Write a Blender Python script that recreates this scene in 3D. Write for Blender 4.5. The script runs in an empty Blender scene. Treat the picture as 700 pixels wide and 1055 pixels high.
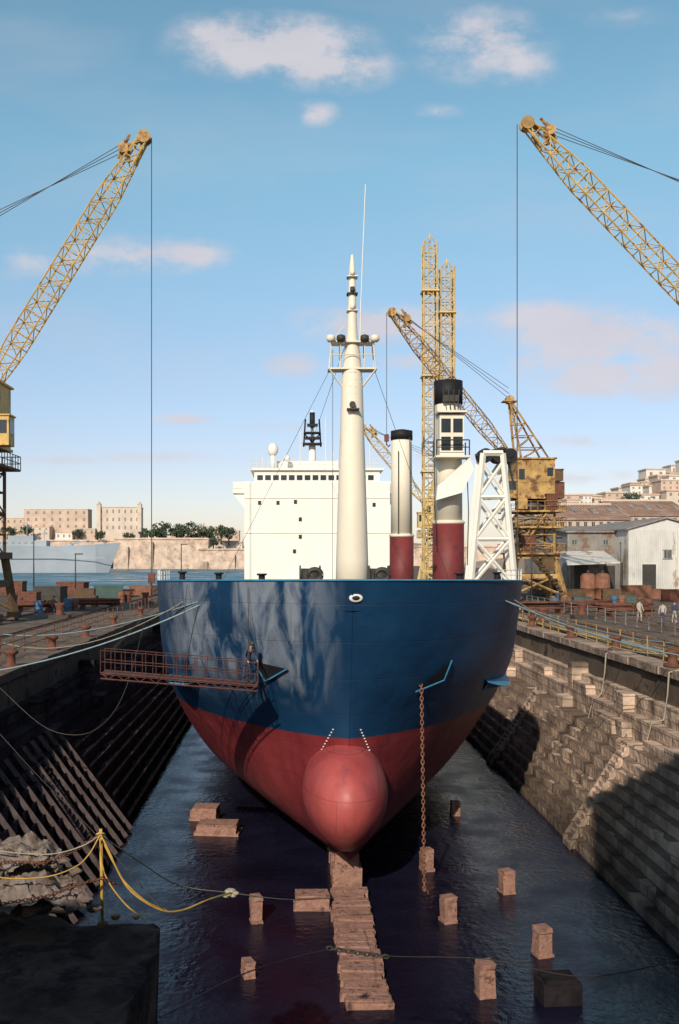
import bpy, bmesh, math, random
from mathutils import Vector, Matrix, noise
random.seed(7)
R=math.radians; PI=math.pi
C=bpy.context.scene.collection
CH=12.4; QZ=7.4; AX=2.1
def at(px,py,D): return Vector(((px-300)*D/1000, D, CH-(py-575)*D/1000))
V=Vector
# ------------------------------------------------ materials
def mat(name,col,rough=.6,var=.2,scale=1.0,bump=0.0,metal=0.0,rust=None,rustamt=.55,rscale=1.2,spec=.35,stretch=(1,1,1),streak=0):
    m=bpy.data.materials.new(name); m.use_nodes=True; n=m.node_tree.nodes; l=m.node_tree.links
    b=n['Principled BSDF']; b.inputs['Roughness'].default_value=rough; b.inputs['Metallic'].default_value=metal
    b.inputs['Specular IOR Level'].default_value=spec
    g=n.new('ShaderNodeNewGeometry'); mp=n.new('ShaderNodeMapping'); mp.inputs['Scale'].default_value=stretch
    l.new(g.outputs['Position'],mp.inputs['Vector'])
    t=n.new('ShaderNodeTexNoise'); t.inputs['Scale'].default_value=scale; t.inputs['Detail'].default_value=6; t.inputs['Roughness'].default_value=.62
    l.new(mp.outputs[0],t.inputs['Vector'])
    r=n.new('ShaderNodeMapRange'); r.inputs[1].default_value=.3; r.inputs[2].default_value=.7; l.new(t.outputs['Fac'],r.inputs[0])
    x=n.new('ShaderNodeMix'); x.data_type='RGBA'; l.new(r.outputs[0],x.inputs[0])
    x.inputs[6].default_value=[max(0,c*(1-var)) for c in col]+[1]; x.inputs[7].default_value=[min(1,c*(1+var)) for c in col]+[1]
    out=x.outputs[2]
    if rust:
        t2=n.new('ShaderNodeTexNoise'); t2.inputs['Scale'].default_value=rscale; t2.inputs['Detail'].default_value=8; t2.inputs['Roughness'].default_value=.7
        l.new(mp.outputs[0],t2.inputs['Vector'])
        r2=n.new('ShaderNodeMapRange'); r2.inputs[1].default_value=rustamt; r2.inputs[2].default_value=rustamt+.08; l.new(t2.outputs['Fac'],r2.inputs[0])
        x2=n.new('ShaderNodeMix'); x2.data_type='RGBA'; l.new(r2.outputs[0],x2.inputs[0]); l.new(out,x2.inputs[6]); x2.inputs[7].default_value=list(rust)+[1]
        out=x2.outputs[2]
    l.new(out,b.inputs['Base Color'])
    if bump:
        bp=n.new('ShaderNodeBump'); bp.inputs['Strength'].default_value=bump; bp.inputs['Distance'].default_value=.1
        t3=n.new('ShaderNodeTexNoise'); t3.inputs['Scale'].default_value=scale*3; t3.inputs['Detail'].default_value=8; l.new(g.outputs['Position'],t3.inputs['Vector'])
        l.new(t3.outputs['Fac'],bp.inputs['Height']); l.new(bp.outputs[0],b.inputs['Normal'])
    return m
def nodes(m): return m.node_tree.nodes,m.node_tree.links
RY=(.22,.10,.035)
m_yel=mat('crane_yellow',(.54,.36,.11),.6,.3,.7,rust=RY,rustamt=.55,rscale=1.5)
m_yel3=mat('crane_ochre',(.40,.25,.09),.7,.4,.8,rust=(.15,.07,.03),rustamt=.50,rscale=1.2)
m_yel2=mat('crane_yellow_faded',(.56,.41,.18),.6,.25,.5,rust=RY,rustamt=.60)
m_leg=mat('shaded_grimy_brown',(.10,.06,.03),.75,.4,1.2)  # shade on the left crane's legs put into the colour; also grimy boxes
m_wht=mat('ship_white',(.75,.72,.655),.5,.06,.6,rust=(.46,.33,.2),rustamt=.68,rscale=1.0,stretch=(1,1,.35))
m_cream=mat('mast_cream',(.72,.65,.53),.5,.08,.8,rust=(.42,.27,.15),rustamt=.64,rscale=1.4,stretch=(1,1,.4))
m_blk=mat('black_paint',(.015,.015,.018),.6,.3,spec=.2)
m_dark=mat('dark_steel',(.045,.04,.036),.6,.3,2)
m_rust=mat('rusty_steel',(.13,.05,.032),.8,.4,3,.3)
m_rust2=mat('rusty_orange_steel',(.20,.09,.055),.8,.4,2,.3)
m_stage=mat('dull_rust_steel',(.095,.04,.034),.8,.35,3,.3)
m_redp=mat('maroon_post_paint',(.155,.025,.025),.6,.25,1,rust=(.08,.022,.02),rustamt=.56)
m_glass=mat('dark_glass',(.03,.04,.05),.15,.2)
m_fglass=mat('distant_window_haze',(.22,.185,.165),.5,.2)  # window tone lifted pale, distance haze put into the colour
m_wire=mat('steel_wire',(.07,.06,.055),.7,.2)
m_rope=mat('mooring_rope',(.34,.30,.22),.9,.2,6)
m_ropeb=mat('blue_rope',(.22,.30,.33),.9,.2,6)
m_hose=mat('yellow_hose',(.50,.31,.07),.6,.25,5)
m_block=mat('keel_block_wood',(.30,.165,.125),.85,.4,3,.5,rust=(.13,.07,.06),rustamt=.54,rscale=3)
m_timber=mat('wet_dark_timber',(.075,.055,.055),.85,.4,2,.4)
m_rock=mat('rubble_stone',(.17,.13,.11),.9,.5,2.5,.8)
m_conc=mat('quay_concrete',(.15,.115,.09),.9,.4,.4,.4,rust=(.06,.045,.038),rustamt=.53,rscale=.8,spec=.15)
m_concd=mat('wet_dark_concrete',(.018,.015,.018),.9,.6,1.2,.8,spec=.08)
m_ledge=mat('grimy_ledge_concrete',(.075,.052,.045),.95,.6,1.6,1.0,rust=(.03,.022,.024),rustamt=.5,rscale=1.1,spec=.08)
m_roof=mat('brown_tile_roof',(.35,.225,.17),.9,.25,.3,rust=(.43,.33,.26),rustamt=.52,rscale=.3)
m_roofd=mat('roof_batten',(.25,.155,.12),.9,.25,.3)
m_grey=mat('grey_corrugated',(.25,.235,.215),.7,.25,.5,rust=(.2,.12,.08),rustamt=.52,rscale=.6)
m_shedw=mat('white_shed_paint',(.58,.57,.54),.7,.2,.5,rust=(.30,.22,.16),rustamt=.54,rscale=.5,stretch=(1,1,.3))
m_tan=mat('tan_limestone',(.50,.38,.30),.9,.2,.15,.2)
m_tan2=mat('pale_limestone',(.55,.46,.38),.9,.15,.15)
m_white=mat('whitewash',(.62,.58,.53),.85,.12,.2)
m_nav=mat('naval_grey',(.30,.34,.385),.6,.15,.06)
m_skin=mat('skin',(.42,.24,.16),.6,.1)
m_bark=mat('bark',(.1,.07,.05),.9)
m_leaf=mat('leaf_green',(.055,.08,.045),.9,.5,.25)
m_hill=mat('dry_hillside',(.38,.30,.235),.95,.35,.03,rust=(.16,.15,.09),rustamt=.55,rscale=.05)
m_lblue=mat('light_blue_paint',(.04,.19,.33),.5,.2,2)
m_mark=mat('white_mark',(.62,.6,.58),.6,.15)
m_green=mat('green_paint',(.05,.09,.08),.6)
m_bluep=mat('blue_drum_paint',(.05,.11,.2),.6)
STEP=4.0/9
def stone_mat(name,c1,c2,mo,lo,gr,spec):
    m=bpy.data.materials.new(name); m.use_nodes=True; n,l=nodes(m); b=n['Principled BSDF']; b.inputs['Roughness'].default_value=.92; b.inputs['Specular IOR Level'].default_value=spec
    g=n.new('ShaderNodeNewGeometry'); s=n.new('ShaderNodeSeparateXYZ'); l.new(g.outputs['Position'],s.inputs[0])
    c=n.new('ShaderNodeCombineXYZ'); l.new(s.outputs['Y'],c.inputs[0]); l.new(s.outputs['Z'],c.inputs[1])
    br=n.new('ShaderNodeTexBrick'); br.inputs['Scale'].default_value=1; br.inputs['Brick Width'].default_value=1.8; br.inputs['Row Height'].default_value=STEP
    br.inputs['Mortar Size'].default_value=.018; br.inputs['Color1'].default_value=(*c1,1); br.inputs['Color2'].default_value=(*c2,1); br.inputs['Mortar'].default_value=(*mo,1)
    l.new(c.outputs[0],br.inputs['Vector'])
    t=n.new('ShaderNodeTexNoise'); t.inputs['Scale'].default_value=.55; t.inputs['Detail'].default_value=9; t.inputs['Roughness'].default_value=.68; l.new(g.outputs['Position'],t.inputs['Vector'])
    r=n.new('ShaderNodeMapRange'); r.inputs[1].default_value=.34; r.inputs[2].default_value=.62; r.inputs[3].default_value=lo; r.inputs[4].default_value=1.2; l.new(t.outputs['Fac'],r.inputs[0])
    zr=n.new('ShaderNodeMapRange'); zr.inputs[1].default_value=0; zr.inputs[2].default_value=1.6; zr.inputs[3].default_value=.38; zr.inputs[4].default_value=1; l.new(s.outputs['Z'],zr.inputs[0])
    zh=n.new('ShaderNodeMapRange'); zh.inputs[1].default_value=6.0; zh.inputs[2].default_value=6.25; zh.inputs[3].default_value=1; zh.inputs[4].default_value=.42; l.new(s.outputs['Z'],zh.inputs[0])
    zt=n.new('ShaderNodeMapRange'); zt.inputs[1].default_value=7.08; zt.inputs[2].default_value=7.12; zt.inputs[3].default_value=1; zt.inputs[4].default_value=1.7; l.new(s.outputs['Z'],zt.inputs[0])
    def mu(a,b_):
        q=n.new('ShaderNodeMath'); q.operation='MULTIPLY'; l.new(a,q.inputs[0]); l.new(b_,q.inputs[1]); return q.outputs[0]
    mp=n.new('ShaderNodeMapping'); mp.inputs['Scale'].default_value=(.3,1.1,.15); l.new(g.outputs['Position'],mp.inputs['Vector'])
    t4=n.new('ShaderNodeTexNoise'); t4.inputs['Scale'].default_value=1; t4.inputs['Detail'].default_value=6; l.new(mp.outputs[0],t4.inputs['Vector'])
    r4=n.new('ShaderNodeMapRange'); r4.inputs[1].default_value=.50; r4.inputs[2].default_value=.68; r4.inputs[3].default_value=1; r4.inputs[4].default_value=gr; l.new(t4.outputs['Fac'],r4.inputs[0])
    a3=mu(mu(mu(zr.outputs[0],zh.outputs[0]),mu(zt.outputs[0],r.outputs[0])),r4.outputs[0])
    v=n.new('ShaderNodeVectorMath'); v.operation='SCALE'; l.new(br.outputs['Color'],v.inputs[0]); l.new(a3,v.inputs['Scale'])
    l.new(v.outputs[0],b.inputs['Base Color'])
    t3=n.new('ShaderNodeTexNoise'); t3.inputs['Scale'].default_value=3; t3.inputs['Detail'].default_value=9; l.new(g.outputs['Position'],t3.inputs['Vector'])
    su=n.new('ShaderNodeMath'); su.operation='SUBTRACT'; l.new(t3.outputs['Fac'],su.inputs[0]); l.new(br.outputs['Fac'],su.inputs[1])
    bp=n.new('ShaderNodeBump'); bp.inputs['Strength'].default_value=.8; bp.inputs['Distance'].default_value=.14; l.new(su.outputs[0],bp.inputs['Height']); l.new(bp.outputs[0],b.inputs['Normal'])
    return m
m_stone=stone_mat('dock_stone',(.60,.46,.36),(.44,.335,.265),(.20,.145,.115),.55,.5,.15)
m_stoned=stone_mat('dock_stone_shaded',(.085,.062,.068),(.052,.040,.047),(.014,.011,.014),.45,.5,.05)  # darker copy of the dock stone, left wall's shade put into the colour
def water_mat(name,col,scale,bump,rough):
    m=bpy.data.materials.new(name); m.use_nodes=True; n,l=nodes(m); b=n['Principled BSDF']; b.inputs['Base Color'].default_value=(*col,1); b.inputs['Roughness'].default_value=rough; b.inputs['IOR'].default_value=1.33
    g=n.new('ShaderNodeNewGeometry'); t=n.new('ShaderNodeTexNoise'); t.inputs['Scale'].default_value=scale; t.inputs['Detail'].default_value=5; l.new(g.outputs['Position'],t.inputs['Vector'])
    bp=n.new('ShaderNodeBump'); bp.inputs['Strength'].default_value=bump; bp.inputs['Distance'].default_value=.1; l.new(t.outputs['Fac'],bp.inputs['Height']); l.new(bp.outputs[0],b.inputs['Normal'])
    t2=n.new('ShaderNodeTexNoise'); t2.inputs['Scale'].default_value=scale*.15; t2.inputs['Detail'].default_value=6; l.new(g.outputs['Position'],t2.inputs['Vector'])
    x=n.new('ShaderNodeMix'); x.data_type='RGBA'; l.new(t2.outputs['Fac'],x.inputs[0]); x.inputs[6].default_value=[c*.4 for c in col]+[1]; x.inputs[7].default_value=[c*1.7 for c in col]+[1]; l.new(x.outputs[2],b.inputs['Base Color'])
    rr=n.new('ShaderNodeMapRange'); rr.inputs[1].default_value=.35; rr.inputs[2].default_value=.65; rr.inputs[3].default_value=rough*.6; rr.inputs[4].default_value=rough*2.2; l.new(t2.outputs['Fac'],rr.inputs[0]); l.new(rr.outputs[0],b.inputs['Roughness'])
    return m
m_water=water_mat('dock_water',(.007,.007,.018),3.4,.36,.18)
m_sea=water_mat('harbour_water',(.06,.14,.18),.5,.5,.3)
def hull_mat(name,r1,r2):
    m=bpy.data.materials.new(name); m.use_nodes=True; n,l=nodes(m); b=n['Principled BSDF']; b.inputs['Roughness'].default_value=.48; b.inputs['Specular IOR Level'].default_value=.4
    g=n.new('ShaderNodeNewGeometry'); s=n.new('ShaderNodeSeparateXYZ'); l.new(g.outputs['Position'],s.inputs[0])
    def noi(sc,vec,det=8,ro=.65):
        mp=n.new('ShaderNodeMapping'); mp.inputs['Scale'].default_value=vec; l.new(g.outputs['Position'],mp.inputs['Vector'])
        t=n.new('ShaderNodeTexNoise'); t.inputs['Scale'].default_value=sc; t.inputs['Detail'].default_value=det; t.inputs['Roughness'].default_value=ro; l.new(mp.outputs[0],t.inputs['Vector']); return t.outputs['Fac']
    def mr(v,a,bb,c=0,d=1):
        r=n.new('ShaderNodeMapRange'); r.inputs[1].default_value=a; r.inputs[2].default_value=bb; r.inputs[3].default_value=c; r.inputs[4].default_value=d; l.new(v,r.inputs[0]); return r.outputs[0]
    def mx(f,A,B):
        x=n.new('ShaderNodeMix'); x.data_type='RGBA'; l.new(f,x.inputs[0])
        for i,q in ((6,A),(7,B)):
            if isinstance(q,tuple): x.inputs[i].default_value=(*q,1)
            else: l.new(q,x.inputs[i])
        return x.outputs[2]
    def mul(a,b_):
        q=n.new('ShaderNodeMath'); q.operation='MULTIPLY'; l.new(a,q.inputs[0])
        if isinstance(b_,(int,float)): q.inputs[1].default_value=b_
        else: l.new(b_,q.inputs[1])
        return q.outputs[0]
    blue=mx(mr(noi(.35,(1,1,.6)),.35,.65),(.004,.030,.080),(.008,.048,.118))
    # paler diagonal streaked patches left of the stem
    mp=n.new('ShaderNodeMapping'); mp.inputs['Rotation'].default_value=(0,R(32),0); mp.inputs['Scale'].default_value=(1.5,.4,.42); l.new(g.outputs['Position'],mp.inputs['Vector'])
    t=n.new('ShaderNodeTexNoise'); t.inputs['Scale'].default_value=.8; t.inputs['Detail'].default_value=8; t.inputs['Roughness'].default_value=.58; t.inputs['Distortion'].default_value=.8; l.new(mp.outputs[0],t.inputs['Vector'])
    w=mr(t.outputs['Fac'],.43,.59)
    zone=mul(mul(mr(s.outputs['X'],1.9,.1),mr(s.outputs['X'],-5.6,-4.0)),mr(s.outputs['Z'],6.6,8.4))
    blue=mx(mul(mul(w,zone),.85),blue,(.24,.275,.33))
    blue=mx(mul(mr(noi(1.1,(1,1,.16)),.60,.74),.35),blue,(.04,.06,.10))
    red=mx(mr(noi(.5,(1,1,.5)),.35,.68),r1,r2)
    red=mx(mul(mr(noi(1.2,(1,1,.2)),.52,.72),.6),red,(r1[0]*.55,r1[1]*.9,r1[2]*1.3))
    red=mx(mul(mr(noi(4,(1,1,1)),.64,.74),.4),red,(r2[0]*1.2,r2[1]*2.4,r2[2]*2.2))
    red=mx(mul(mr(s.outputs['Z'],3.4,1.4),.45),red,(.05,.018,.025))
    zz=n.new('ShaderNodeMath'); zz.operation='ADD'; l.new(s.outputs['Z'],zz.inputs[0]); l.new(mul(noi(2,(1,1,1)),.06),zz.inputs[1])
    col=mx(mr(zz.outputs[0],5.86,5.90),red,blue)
    c=n.new('ShaderNodeCombineXYZ'); l.new(s.outputs['X'],c.inputs[0]); l.new(s.outputs['Z'],c.inputs[1])
    br=n.new('ShaderNodeTexBrick'); br.inputs['Scale'].default_value=1; br.inputs['Brick Width'].default_value=3.1; br.inputs['Row Height'].default_value=1.35; br.inputs['Mortar Size'].default_value=.018; br.inputs['Mortar Smooth'].default_value=.6; l.new(c.outputs[0],br.inputs['Vector'])
    col=mx(mul(br.outputs['Fac'],.28),col,(.02,.02,.03))
    l.new(col,b.inputs['Base Color'])
    h=n.new('ShaderNodeMath'); h.operation='ADD'; l.new(noi(.9,(1,1,1),3,.4),h.inputs[0]); l.new(mul(br.outputs['Fac'],-.12),h.inputs[1])
    bp=n.new('ShaderNodeBump'); bp.inputs['Strength'].default_value=.4; bp.inputs['Distance'].default_value=.18; l.new(h.outputs[0],bp.inputs['Height']); l.new(bp.outputs[0],b.inputs['Normal'])
    return m
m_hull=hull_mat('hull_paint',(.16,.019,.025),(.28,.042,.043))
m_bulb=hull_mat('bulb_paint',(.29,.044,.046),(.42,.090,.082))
# ------------------------------------------------ mesh builder
class MB:
    def __init__(s): s.v=[]; s.f=[]; s.sm=[]
    def add(s,vs,fs,sm=False):
        o=len(s.v); s.v+= [Vector(a) for a in vs]; s.f+=[[i+o for i in f] for f in fs]; s.sm+=[sm]*len(fs); return s
    def box(s,c,d,rz=0):
        x,y,z=d[0]/2,d[1]/2,d[2]/2; m=Matrix.Rotation(rz,3,'Z'); c=V(c)
        vs=[c+m@V((a*x,b*y,e*z)) for a in(-1,1) for b in(-1,1) for e in(-1,1)]
        return s.add(vs,[(0,1,3,2),(4,6,7,5),(0,4,5,1),(2,3,7,6),(0,2,6,4),(1,5,7,3)])
    def bx(s,x0,x1,y0,y1,z0,z1): return s.box(((x0+x1)/2,(y0+y1)/2,(z0+z1)/2),(x1-x0,y1-y0,z1-z0))
    def cyl(s,p,q,r0,r1=None,seg=8,sm=True):
        if r1 is None: r1=r0
        p=V(p);q=V(q);d=(q-p).normalized(); a=d.orthogonal().normalized(); b=d.cross(a)
        vs=[]
        for c,r in((p,r0),(q,r1)):
            for i in range(seg):
                t=2*PI*(i+.5)/seg; vs.append(c+a*r*math.cos(t)+b*r*math.sin(t))
        s.add(vs,[(i,(i+1)%seg,seg+(i+1)%seg,seg+i) for i in range(seg)],sm and seg>5)
        o=len(s.v)-2*seg
        s.f+=[[o+i for i in reversed(range(seg))],[o+seg+i for i in range(seg)]]; s.sm+=[False,False]; return s
    def bar(s,p,q,r): return s.cyl(p,q,r*.7,None,4,False)
    def tube(s,pts,r,seg=6):
        pts=[V(p) for p in pts]; rings=[]; n=len(pts)
        for i,p in enumerate(pts):
            d=(pts[min(i+1,n-1)]-pts[max(i-1,0)]).normalized(); up=V((0,0,1)) if abs(d.z)<.95 else V((0,1,0))
            a=d.cross(up).normalized(); b=a.cross(d); rings.append([p+a*r*math.cos(2*PI*k/seg)+b*r*math.sin(2*PI*k/seg) for k in range(seg)])
        vs=[v for g in rings for v in g]; fs=[(i*seg+k,i*seg+(k+1)%seg,(i+1)*seg+(k+1)%seg,(i+1)*seg+k) for i in range(n-1) for k in range(seg)]
        return s.add(vs,fs,True)
    def lathe(s,c,prof,seg=20):
        c=V(c); vs=[c+V((r*math.cos(2*PI*k/seg),r*math.sin(2*PI*k/seg),z)) for r,z in prof for k in range(seg)]; n=len(prof)
        fs=[(i*seg+k,i*seg+(k+1)%seg,(i+1)*seg+(k+1)%seg,(i+1)*seg+k) for i in range(n-1) for k in range(seg)]
        s.add(vs,fs,True); o=len(s.v)-len(vs); s.f+=[[o+k for k in reversed(range(seg))],[o+(n-1)*seg+k for k in range(seg)]]; s.sm+=[False]*2; return s
    def extrude_y(s,prof,y0,y1,closed=True):
        n=len(prof); vs=[(x,y0,z) for x,z in prof]+[(x,y1,z) for x,z in prof]
        fs=[(i,(i+1)%n,n+(i+1)%n,n+i) for i in range(n if closed else n-1)]
        if closed: fs+=[list(reversed(range(n))),[n+i for i in range(n)]]
        return s.add(vs,fs)
    def ell(s,c,r,seg=16,rings=10,fn=None):
        c=V(c); vs=[];
        for j in range(rings+1):
            a=-PI/2+PI*j/rings
            for k in range(seg):
                t=2*PI*k/seg; p=V((math.cos(a)*math.cos(t)*r[0],math.cos(a)*math.sin(t)*r[1],math.sin(a)*r[2]))
                if fn: p=fn(p)
                vs.append(c+p)
        return s.add(vs,[(j*seg+k,j*seg+(k+1)%seg,(j+1)*seg+(k+1)%seg,(j+1)*seg+k) for j in range(rings) for k in range(seg)],True)
    def link(s,c,d,u,L,w,r):
        c=V(c);d=V(d).normalized();u=(V(u)-d*V(u).dot(d)).normalized(); pts=[]
        for k in range(10):
            t=2*PI*k/10; pts.append(c+d*math.cos(t)*L/2+u*math.sin(t)*w/2)
        nrm=d.cross(u); vs=[];n=10;seg=5
        for i,p in enumerate(pts):
            o=(p-c).normalized()
            for k in range(seg):
                a=2*PI*k/seg; vs.append(p+o*r*math.cos(a)+nrm*r*math.sin(a))
        return s.add(vs,[(i*seg+k,i*seg+(k+1)%seg,((i+1)%n)*seg+(k+1)%seg,((i+1)%n)*seg+k) for i in range(n) for k in range(seg)],True)
    def chain(s,pts,L=.3,w=.18,r=.035):
        pts=[V(p) for p in pts]; k=0; seglen=[(pts[j+1]-pts[j]).length for j in range(len(pts)-1)]; tot=sum(seglen); d=0
        while d<tot:
            a=0;j=0
            while j<len(seglen)-1 and a+seglen[j]<d: a+=seglen[j]; j+=1
            dr=(pts[j+1]-pts[j]).normalized(); c=pts[j]+dr*(d-a); up=V((1,0,0)) if abs(dr.x)<.8 else V((0,1,0)); sd=dr.cross(up).normalized()
            s.link(c,dr,up if k%2 else sd,L,w,r); d+=L*.72; k+=1
        return s
def obj(name,mb,m,parent=None,loc=(0,0,0)):
    root=parent
    o_=V(loc)
    while root is not None: o_=o_+V(root.location); root=root.parent
    me=bpy.data.meshes.new(name); me.from_pydata([v-o_ for v in mb.v],[],mb.f); me.update()
    for p,sm in zip(me.polygons,mb.sm): p.use_smooth=sm
    ms=m if isinstance(m,list) else [m]
    for q in ms: me.materials.append(q)
    o=bpy.data.objects.new(name,me); C.objects.link(o); o.location=loc
    if parent is not None: o.parent=parent
    return o
def tag(o,label,cat,group=None):
    o['label']=label; o['category']=cat
    if group: o['group']=group
    return o
def thing(name,label,cat,loc,group=None):
    o=bpy.data.objects.new(name,None); C.objects.link(o); o.location=loc; return tag(o,label,cat,group)
def struct(name,mb,m,kind='structure'):
    o=obj(name,mb,m); o['kind']=kind; return o
def sag(p,q,s,n=16):
    p=V(p);q=V(q); return [p.lerp(q,i/n)-V((0,0,s*4*(i/n)*(1-i/n))) for i in range(n+1)]
def cr(xs,ys,x):
    n=len(xs)
    if x<=xs[0]: return ys[0]
    if x>=xs[-1]: return ys[-1]
    i=max(j for j in range(n-1) if xs[j]<=x); t=(x-xs[i])/(xs[i+1]-xs[i])
    def sl(j):
        if j==0: return (ys[1]-ys[0])/(xs[1]-xs[0])
        if j==n-1: return (ys[-1]-ys[-2])/(xs[-1]-xs[-2])
        return (ys[j+1]-ys[j-1])/(xs[j+1]-xs[j-1])
    h=xs[i+1]-xs[i]; a,b=sl(i)*h,sl(i+1)*h
    return (2*t**3-3*t*t+1)*ys[i]+(t**3-2*t*t+t)*a+(-2*t**3+3*t*t)*ys[i+1]+(t**3-t*t)*b
# ------------------------------------------------ dock setting
DC=2.3
def prof_side(s):
    p=[(9.8,0)]; n=9; x=9.8; z=0
    for i in range(n):
        z+=STEP; p.append((x,z)); x+=3.3/9; p.append((x,z))
    p+= [(13.6,4.0),(13.6,5.05),(14.15,5.05),(14.15,5.9),(14.75,5.9),(14.75,7.0),(14.55,7.0),(14.55,QZ)]
    return [(DC+s*a,b) for a,b in p]
for s in (1,-1):
    b=MB(); pr=prof_side(s); n=len(pr); ys=[-6+i*1.0 for i in range(157)]
    ys[-1]=150
    def jit(x,y,z,k):
        if k==0 or k==n-1: return (x,y,z)
        q=noise.noise(V((y*.7,z*3,s*5)))*.06
        br_=max(0,noise.noise(V((y*.9,k//2*3.1,9+s)))-.28)*.4
        return (x+s*br_+q*.5,y,z-br_*.6+q*.4)
    for j in range(len(ys)-1):
        vs=[jit(x,ys[j],z,k) for k,(x,z) in enumerate(pr)]+[jit(x,ys[j+1],z,k) for k,(x,z) in enumerate(pr)]
        b.add(vs,[(i,i+1,n+i+1,n+i) if s<0 else (i,n+i,n+i+1,i+1) for i in range(n-1)])
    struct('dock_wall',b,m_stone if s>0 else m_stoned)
def chunk(x0,x1,y0,y1,z0,z1):
    b=MB(); b.bx(x0,x1,y0,y1,z0,z1); b.v=[v+V((random.uniform(-.05,.05),random.uniform(-.08,.08),random.uniform(-.05,.05) if v.z>z0+.1 else 0)) for v in b.v]; return b
for s in (1,-1):
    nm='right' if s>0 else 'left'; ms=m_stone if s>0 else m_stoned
    ylist=[30,38.5,46.5,55,69,84] if s>0 else [22,33,44,56,70,86]
    for k,y in enumerate(ylist):
        w=.8+.35*(k%3); b=chunk(*(sorted((DC+s*13.65,DC+s*14.9))),y,y+w,3.9,6.5 if k%2 else 5.9); b2=chunk(*(sorted((DC+s*13.0,DC+s*13.9))),y-.25,y+w+.25,3.9,4.6)
        b.add(b2.v,b2.f)
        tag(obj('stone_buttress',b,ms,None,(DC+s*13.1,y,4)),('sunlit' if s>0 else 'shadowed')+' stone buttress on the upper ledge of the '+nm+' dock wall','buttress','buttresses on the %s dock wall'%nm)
yb=27.0
while yb<90:
    L=random.uniform(2.2,4.4); h=random.choice((.4,.5,.7)); up=random.random()<.4
    if up: b=chunk(DC+13.65,DC+14.3,yb,yb+L,5.0,5.05+h*.9)
    else: b=chunk(DC+13.15,DC+13.75,yb,yb+L,3.95,4.0+h)
    tag(obj('ledge_block',b,m_stone,None,(DC+13.4,yb,4)),'big weathered masonry block on the ledges of the right dock wall','stone block','masonry blocks on the right wall ledges')
    yb+=L+random.choice((.05,3.0,5.2))
def wall_stairs(s,y0,dy,label,m_):
    b=MB(); n=20
    for i in range(n):
        z1=4.05*(n-i)/n; x=9.55+3.45*(n-i)/n
        y=y0+dy*i
        b.bx(*sorted((DC+s*(x-.2),DC+s*(x+.5))),y,y+.85,max(0,z1-.5),z1+.05)
    for e in(-.12,.85):
        P=[(DC+s*13.1,y0+e,4.05),(DC+s*13.1,y0+e,4.35),(DC+s*9.5,y0+dy*n+e,.35),(DC+s*9.5,y0+dy*n+e,-.02)]
        b.add(P+[V(p)+V((0,.13,0)) for p in P],[(0,1,2,3),(7,6,5,4),(0,4,5,1),(1,5,6,2),(2,6,7,3),(3,7,4,0)])
    tag(obj('stone_stairs',b,m_,None,(DC+s*10,y0,0)),label,'stairs')
wall_stairs(1,43.6,-.12,'pale narrow stone stairs running up the middle of the right dock steps',m_stone)
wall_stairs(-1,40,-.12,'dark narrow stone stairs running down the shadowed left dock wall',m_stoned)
wall_stairs(1,60,-.12,'far stone stairs on right dock wall nearest the ship side',m_stone)
# timber skids lying down the left altars
for i in range(15):
    y=27.5+i*1.25; b=MB(); p=V((DC-13.35,y,4.6)); q=V((DC-9.55,y-1.1,.12)); d=(q-p)
    b.bar(p,q,.2); 
    tag(obj('timber_skid',b,m_timber,None,p),'dark timber skid lying slantwise down the shadowed left dock steps','timber','timber skids on the left dock steps')
b=MB(); b.bx(DC-9.9,DC+9.9,-6,150,-.6,-.02); struct('dock_floor',b,m_concd)
b=MB(); b.add([(DC-9.85,-6,.02),(DC+9.85,-6,.02),(DC+9.85,150,.02),(DC-9.85,150,.02)],[(0,1,2,3)]); struct('dock_floor_water',b,m_water)
b=MB(); b.bx(DC-14.6,DC+14.6,150,153,-.5,QZ-.3); tag(obj('dock_gate',b,m_rust,None,(DC,151,0)),'rusty steel dock gate closing the far end behind the ship','gate')
b=MB(); b.bx(DC-260,DC-14.55,-40,150,-3,QZ-.004); struct('quay_ground',b,m_conc)
b=MB(); b.bx(DC+14.55,DC+500,-40,620,-3,QZ-.004); struct('quay_ground',b,m_conc)
for s in(1,-1):
    b=MB()
    for i in range(78):
        y=-6+i*2; b.bx(*sorted((DC+s*(14.35+random.uniform(-.04,.04)),DC+s*15.5)),y+.015,y+1.985,QZ-.28,QZ+.10+random.uniform(-.03,.03))
    struct('quay_coping',b,m_stone if s>0 else m_conc)
b=MB(); b.bx(-14,20,-30,-.8,-.5,10.6); struct('dock_head',b,m_concd)
b=MB(); b.bx(DC-14.6,-1.85,1.2,13.1,-.5,QZ-.05)
NX=44; NY=28; vs=[]; XR=-1.72
for j in range(NY+1):
    for i in range(NX+1):
        x=DC-14.6+(XR-(DC-14.6))*i/NX; y=6+7.3*j/NY; e=.22*noise.noise(V((x*1.7,y*1.7,4)))+.12*noise.noise(V((x*5,y*5,1)))
        vs.append((x+(e if i==NX else 0),y+(e if j==NY else 0),QZ+.06+.12*noise.noise(V((x*1.3,y*1.3,0)))+.07*noise.noise(V((x*5,y*5,0)))))
b.add(vs,[(j*(NX+1)+i,j*(NX+1)+i+1,(j+1)*(NX+1)+i+1,(j+1)*(NX+1)+i) for j in range(NY) for i in range(NX)])
top_=[NY*(NX+1)+i for i in range(NX+1)]+[j*(NX+1)+NX for j in range(NY-1,-1,-1)]
P=[V(vs[k]) for k in top_]; m_n=len(P); rows=[P]
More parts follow.
